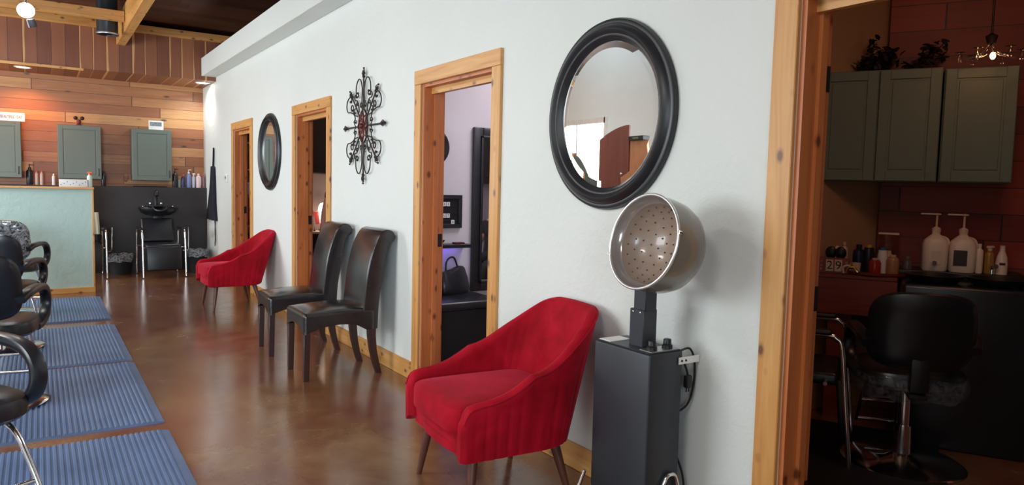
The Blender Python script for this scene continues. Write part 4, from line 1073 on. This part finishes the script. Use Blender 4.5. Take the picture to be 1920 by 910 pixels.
# ================================================================ ROOM BEHIND THE FARTHEST DOORWAY
t = thing('shelf_rack', 'dim shelf rack inside the farthest doorway', 'shelf', (.62, 11.35, 0))
bm = B(); box(bm, -.35, -.32, -.2, .2, 0, 2.2); box(bm, .6, .63, -.2, .2, 0, 2.2); box(bm, -.35, .63, .19, .2, 0, 2.2); obj('frame', bm, m_orangewood, t, False)
for zz in (.3, .7, 1.15, 1.55, 1.95): obj('shelf_board', box(B(), -.32, .6, -.2, .2, zz, zz+.025), m_orangewood, t, False)
TW = [(.725, (170, 34, 40), 'red'), (.325, (150, 30, 36), 'deep red'), (1.175, (206, 206, 206), 'white'), (1.575, (90, 60, 60), 'brown'), (1.975, (60, 50, 52), 'dark')]
for zz, c, nm in TW:
    tag(obj('folded_towels', box(B(), -.26, .2, -.16, .12, 0, .26 if zz < 1 else .2, .03, 3), pm(c, .9)), 'folded %s towel stack on the dim rack in the farthest doorway' % nm, 'towels', 'towels on the rack', (.62, 11.35, zz+.0))

# ================================================================ DARK ROOM ON THE RIGHT
m_darkcab = plain('grey_green_cabinet_paint', S(112, 132, 122), .5, var=.04, scale=3)
RZ = DA                     # local +X runs along the plank wall, front faces local -Y
def DL(s, off, z=0): return D(s, off, z)
CZ = 1.465
c_ = wall_cabinet('wall_cabinet_double', 'grey-green double wall cupboard in the dark room, plant on top', DL(-.045, .02, CZ), RZ, .66, .67, .31, 2, m_darkcab, None, False)
c_ = wall_cabinet('wall_cabinet_single', 'grey-green single wall cupboard at the right end in the dark room', DL(.475, .02, CZ), RZ, .36, .66, .31, 1, m_darkcab, None, False)
# leafy artificial plant on the cupboards
t = thing('artificial_plant', 'dark leafy artificial vine lying on top of the double cupboard', 'plant', DL(.02, .18, CZ+.672), RZ)
bm = B(); rnd = random.Random(3); stems = B()
for k in range(9):
    pts = [(-.2+rnd.uniform(0, .35), rnd.uniform(-.05, .05), .01)]
    for q in range(4): p = pts[-1]; pts.append((p[0]+rnd.uniform(-.02, .07), p[1]+rnd.uniform(-.03, .03), max(.01, p[2]+rnd.uniform(-.01, .06))))
    tube(stems, pts, .003, 5, smooth=3)
    for p in smooth_pts(pts, 5):
        for q in range(2):
            a = rnd.uniform(0, 6.28); L = rnd.uniform(.02, .036); n = T((p.x+rnd.uniform(-.02, .02), p.y+rnd.uniform(-.02, .02), p.z+rnd.uniform(0, .03)), rx=rnd.uniform(-1, 1), ry=rnd.uniform(-1, 1), rz=a)
            b = bmesh.new(); vs = [b.verts.new(n @ Vector(v)) for v in ((0, 0, 0), (L*.5, L*.45, .004), (L*1.2, L*.3, 0), (L*1.5, 0, -.006), (L*1.2, -L*.3, 0), (L*.5, -L*.45, .004))]; b.faces.new(vs); merge(bm, b)
obj('stems', stems, m_iron, t); obj('leaves', bm, pm((42, 34, 30), .6), t)
# chandelier
t = thing('chandelier', 'small glass chandelier with one glowing bulb in the dark room', 'lamp', (2.113, 1.856, -.29))
bm = B(); tube(bm, [(0, 0, 3.19), (0, 0, 2.52)], .006, 8); lathe(bm, [(.0, 2.50), (.02, 2.50), (.03, 2.54), (0, 2.56)], 12); obj('stem', bm, m_iron, t)
bm = B()
for k in range(6):
    a = k*PI/3; ca, sa = math.cos(a), math.sin(a)
    tube(bm, [(0, 0, 2.50), (.05*ca, .05*sa, 2.44), (.12*ca, .12*sa, 2.42), (.14*ca, .14*sa, 2.46)], .005, 8, smooth=5)
obj('arms', bm, m_clear, t)
for k in range(6):
    a = k*PI/3; bm = B(); lathe(bm, [(.028, 0), (.004, -.005), (0, -.005)], 12, T((.14*math.cos(a), .14*math.sin(a), 2.46))); lathe(bm, [(0, -.06), (.009, -.045), (.005, -.02), (0, -.005)], 8, T((.14*math.cos(a), .14*math.sin(a), 2.455))); obj('crystal', bm, m_clear, t)
bm = B(); ball(bm, (-.02, -.02, 2.43), .014, 10, sc=(1, 1, 1.4)); obj('bulb', bm, emitter('amber_bulb', (1, .55, .2, 1), 14), t)
# wooden counter with backboard at the left
m_darkwood = board('red_brown_counter', 0, S(150, 66, 44), S(128, 50, 34), S(98, 36, 26), knots=False)
t = thing('vanity_counter', 'red-brown wooden counter in the dark room with a tray of products', 'counter', DL(-.10, .30, 0), RZ)
obj('counter_top', box(B(), -.27, .215, -.17, .15, .875, .90, .004, 1), m_darkwood, t, False)
obj('front_panel', box(B(), -.27, .215, -.165, -.145, .66, .875), m_darkwood, t, False)
obj('side_panel', box(B(), -.15, -.02, -.12, .1, .0, .66), m_darkwood, t, False)
# backwash unit with two bowls
t = thing('backwash_unit', 'black backwash cabinet in the dark room carrying the white jugs', 'salon furniture', DL(.47, .42, 0), RZ)
obj('cabinet', box(B(), -.34, .27, -.32, .36, 0, .90, .02, 3), m_vinyl, t)
obj('top', box(B(), -.36, .29, .05, .36, .90, .945, .008, 2), m_black, t)
for xx in (-.18, .12):
    bm = B(); lathe(bm, [(.09, .88), (.14, .93), (.15, .945), (.142, .945), (.13, .93), (.08, .885)], 28, T((xx, -.14, 0)), cap=False); obj('basin', bm, m_black, t)
    bm = B(); tube(bm, [(xx, .08, .945), (xx, .08, .985), (xx+.01, .03, .995)], .013, 10, smooth=4); obj('faucet', bm, m_chrome, t)
tag(obj('side_cabinet', box(B(), -.11, .11, -.25, .25, .66, .935, .005, 1), m_orangewood), 'orange-brown wooden box cabinet right of the black backwash unit', 'cabinet', None, DL(.90, .40, 0), RZ)
tag(obj('pale_box', box(B(), -.14, .14, -.2, .2, .0, .62, .01, 1), pm((120, 100, 84), .7)), 'dull beige cupboard below the orange-brown box cabinet', 'cabinet', None, DL(.92, .40, 0), RZ)
# gallon jugs with pumps
def jug(label, loc, rz, patch):
    t = thing('pump_jug', label, 'bottle', loc, rz, 'white gallon pump jugs'); bm = B(); rings = []
    for z, a, b_ in ((0, .062, .055), (.01, .068, .06), (.155, .068, .06), (.18, .060, .054), (.20, .040, .038), (.215, .022, .022), (.23, .020, .020)):
        rings.append([(x, y, z) for x, y in sell(0, 0, a, b_, .6, 28)])
    loft(bm, rings); obj('body', bm, m_cream, t)
    bm = B(); tube(bm, [(.03, 0, .20), (.055, 0, .19), (.066, 0, .165), (.064, 0, .13)], .009, 8, smooth=4); obj('handle', bm, m_cream, t)
    bm = B(); lathe(bm, [(.024, .228), (.024, .25), (.012, .256), (.006, .26), (.006, .325), (.012, .33), (.012, .338), (0, .34)], 16); box(bm, -.085, .02, -.008, .008, .328, .338, .003, 1); obj('pump', bm, m_cream, t)
    if patch: obj('label_patch', box(B(), -.048, .02, -.0625, -.0595, .04, .13), pm((50, 40, 42)), t, False)
    else: obj('label_patch', box(B(), -.02, .03, -.0625, -.0595, .04, .12), pm((206, 184, 164)), t, False)
JZ = .945
jug('cream gallon pump jug without dark label, left of the pair', DL(.305, .30, JZ), RZ, False)
jug('cream gallon pump jug with a dark square label, right of the pair', DL(.442, .31, JZ), RZ, True)
bottle('slim_bottle', 'slim cream bottle right beside the gallon jugs', DL(.527, .31, JZ), .020, .17, m_cream, m_cream, 'cap')
bottle('amber_spray_bottle', 'small amber liquid bottle between two cream bottles on the black unit', DL(.577, .30, JZ), .025, .15, pm((150, 110, 50), .2), m_cream, 'spray')
t = thing('cone_bottle', 'tapered cream bottle with dark label, last on the black unit', 'bottle', DL(.638, .30, JZ), RZ)
bm = B(); lathe(bm, [(0, 0), (.030, 0), (.031, .06), (.026, .10), (.014, .135), (.013, .165), (0, .165)], 20); obj('body', bm, m_cream, t); obj('label_patch', box(B(), -.014, .014, -.0325, -.030, .055, .068), pm((60, 24, 24)), t, False)
# counter clutter
CT = .90
t = thing('calendar_block', 'dark perpetual calendar showing 29 on white cards', 'calendar', DL(-.232, .44, CT), RZ+.06)
obj('case', box(B(), -.085, .085, -.02, .02, 0, .095, .003, 1), m_darkwood, t, False)
for xx, c in ((-.024, '2'), (.024, '9')):
    cd_ = obj('number_card', box(B(), xx-.021, xx+.021, -.024, -.019, .015, .085, .001, 1), m_cream, t, False); text_obj('digit', c, .072, m_black, cd_, (xx, -.0245, .05), (PI/2, 0, 0), .0005)
for sx, tx in ((-.07, 'TUE'), (.07, 'OCT')):
    for q, chh in enumerate(tx): text_obj('letter', chh, .018, m_cream, t, (sx, -.021, .07-.022*q), (PI/2, 0, 0), .0005)
def hairbrush(label, loc, rz):
    t = thing('paddle_brush', label, 'hairbrush', loc, rz, 'black paddle brushes'); bm = B(); ball(bm, (0, 0, .12), .034, 14, sc=(1, .45, 1.15)); obj('paddle', bm, m_black, t)
    bm = B(); tube(bm, [(0, 0, .085), (.03, 0, .006)], .008, 8); obj('handle', bm, m_black, t)
hairbrush('black round brush head leaning behind the calendar, left one', DL(-.255, .34, CT), RZ); hairbrush('black round brush head leaning behind the calendar, right one', DL(-.20, .36, CT), RZ)
bottle('cream_bottle', 'cream bottle with dark cap against the tan wall', DL(-.235, .20, CT), .026, .19, m_cream, m_iron, 'cap', 'cream bottles on the dark counter')
bottle('cream_bottle', 'slightly shorter cream bottle right of the dark-capped one', DL(-.185, .19, CT), .022, .18, m_cream, m_cream, 'cap', 'cream bottles on the dark counter')
t = thing('product_tray', 'oval dark red tray of hair products on the wooden counter', 'tray', DL(-.01, .37, CT), RZ)
bm = B(); loft(bm, [[(x, y, z) for x, y in sell(0, 0, .17*k, .11*k, .9, 36)] for z, k in ((0, .9), (.006, 1), (.022, 1.03), (.022, 1.0), (.008, .95))]); obj('tray', bm, m_darkwood, t)
TRY = CT+.008
bottle('navy_bottle', 'navy blue bottle behind the small white hair clip', DL(-.10, .33, TRY), .034, .17, pm((30, 36, 74)), pm((30, 30, 40)), 'cap')
bottle('yellow_topped_jar', 'dark jar with yellow band near the back of the tray', DL(-.045, .31, TRY), .033, .17, pm((36, 34, 50)), pm((206, 160, 60)), 'cap', neck=.8)
bottle('blue_capped_bottle', 'white bottle with blue cap on the product tray', DL(.03, .36, TRY), .028, .16, m_white, pm((40, 110, 160)), 'cap', neck=.85)
bottle('red_jar', 'clear jar with red liquid at the front of the tray', DL(-.01, .44, TRY), .034, .10, pm((160, 44, 40), .15), pm((190, 170, 160)), 'cap', neck=.8)
bottle('tan_jar', 'squat tan jar at the right of the tray', DL(.085, .37, TRY), .036, .12, pm((170, 124, 90)), pm((206, 170, 140)), 'cap', neck=.7)
bottle('pale_bottle', 'small pale bottle with rosy cap beside the blue-capped bottle', DL(.065, .31, TRY), .024, .14, pm((200, 160, 130)), pm((210, 170, 160)), 'cap', neck=.6)
t = thing('clear_canister', 'tall clear plastic box standing against the plank wall', 'container', DL(.06, .19, CT), RZ)
obj('box', box(B(), -.055, .055, -.04, .04, 0, .24, .008, 2), m_clear, t); obj('lid', box(B(), -.058, .058, -.043, .043, .24, .252, .004, 2), m_cream, t)
t = thing('gold_clip', 'shiny gold and white hair clip in front of the tray', 'hair clip', DL(-.13, .46, CT), RZ)
bm = B(); tube(bm, [(-.03, 0, .008), (-.02, 0, .04), (.01, 0, .045), (.03, -.01, .02), (.05, 0, .008)], .008, 8, smooth=5); obj('clasp', bm, plain('gold', (.9, .6, .2, 1), .15, 1), t)
bm = B(); tube(bm, [(-.045, -.01, .008), (-.05, -.01, .04), (-.03, -.01, .055), (-.01, -.01, .05)], .007, 8, smooth=5); obj('band', bm, m_cream, t)
t = thing('white_mug', 'white open clip-shaped mug at the left end of the tray', 'mug', DL(-.11, .43, CT+.012), RZ)
bm = B(); lathe(bm, [(0, 0), (.022, 0), (.027, .06), (.025, .06), (.021, .005), (0, .005)], 20); obj('cup', bm, m_cream, t); bm = B(); tube(bm, [(-.024, 0, .05), (-.045, 0, .042), (-.042, 0, .018), (-.022, 0, .012)], .004, 6, smooth=4); obj('handle', bm, m_cream, t)
bottle('glass_bottle', 'dim glass bottle right of the tray near the black unit', DL(.165, .33, CT), .026, .12, pm((100, 86, 84), .1), pm((120, 104, 100)), 'cap')
# black chairs and floor things in the dark room
t = dup(stc, DL(.16, 1.05, 0), math.radians(38), 'black chair with plastic wrapped seat in the dark room, before the backwash unit', 'black salon chairs in the dark room')
bm = B(); loft(bm, [[(x*(1+.03*math.sin(k*2.3)), y, z+.008*math.sin(k*1.7)) for k, (x, y) in enumerate(sell(.02, 0, a, a, .62, 36))] for z, a in ((.37, .20), (.375, .24), (.42, .268), (.47, .27), (.49, .262))])
m_wrap = crinkle_glints('thin_clear_wrap'); m_wrap.node_tree.nodes['Principled BSDF'].inputs['Alpha'].default_value = .22  # same painted glints, only more see-through
obj('plastic_cover', bm, m_wrap, t, True, 'shiny clear plastic wrap round the seat')
t = dup(sh, DL(-.41, 1.025, 0), math.radians(-60), 'black salon chair with chrome legs just inside the dark doorway, by the tan wall', 'black salon chairs in the dark room')
tag(obj('dark_floor_mat', box(B(), -.5, .5, -.7, .7, 0, .012, .004, 1), m_blackmat), 'black mat on the dark room floor below the chairs', 'mat', None, DL(-.15, 1.25, 0), RZ)


# ================================================================ FAR SIDE OF THE SALON, SEEN ONLY IN THE ROUND MIRROR
t = thing('wooden_cupboard', 'tall reddish wooden cupboard reflected in the near round mirror', 'cupboard', (-4.0, 6.99, 0))
out = [(-.28, 0), (.28, 0), (.28, 2.04)]+[(.28-.56*k/12, 2.04+.16*math.sin(k/12*PI/2)) for k in range(1, 13)]
bm = B(); prism(bm, out, -.02, 0, 0); dr = obj('door', bm, m_redwood, t, False)
obj('body', box(B(), -.45, -.022, -.28, .28, 0, 2.02), m_redwood, t, False)
bm = B(); ball(bm, (.025, -.19, 1.59), .018, 12); obj('knob', bm, m_chrome, dr)
t = thing('wooden_divider', 'orange wooden divider beside the cupboard, reflected in the near round mirror', 'divider', (-4.0, 6.40, 0))
obj('panel', box(B(), -.05, -.01, -.38, .29, 0, 2.0), m_orangewood, t, False)
t = thing('music_player', 'flat black device on top of the orange divider', 'stereo', (-4.03, 6.56, 2.0)); obj('case', box(B(), -.06, .06, -.13, .13, 0, .055, .005, 1), m_black, t)
obj('display', box(B(), .06, .062, -.05, .05, .018, .038), pm((130, 140, 90)), t, False)
t = thing('green_cabinet', 'grey-green curved panel reflected at the lower left of the near round mirror', 'panel', (-4.0, 7.60, 0))
out = [(.20, 0), (.20, 1.85)]+[(.20-.38*k/10, 1.85-.45*(k/10)**1.6) for k in range(1, 11)]+[(-.18, 0)]
bm = B(); prism(bm, out, -.04, 0, 0); obj('panel', bm, m_sagecab, t, False)
obj('edge_board', box(B(), -.05, .01, .20, .26, 0, 1.88), m_orangewood, t, False)
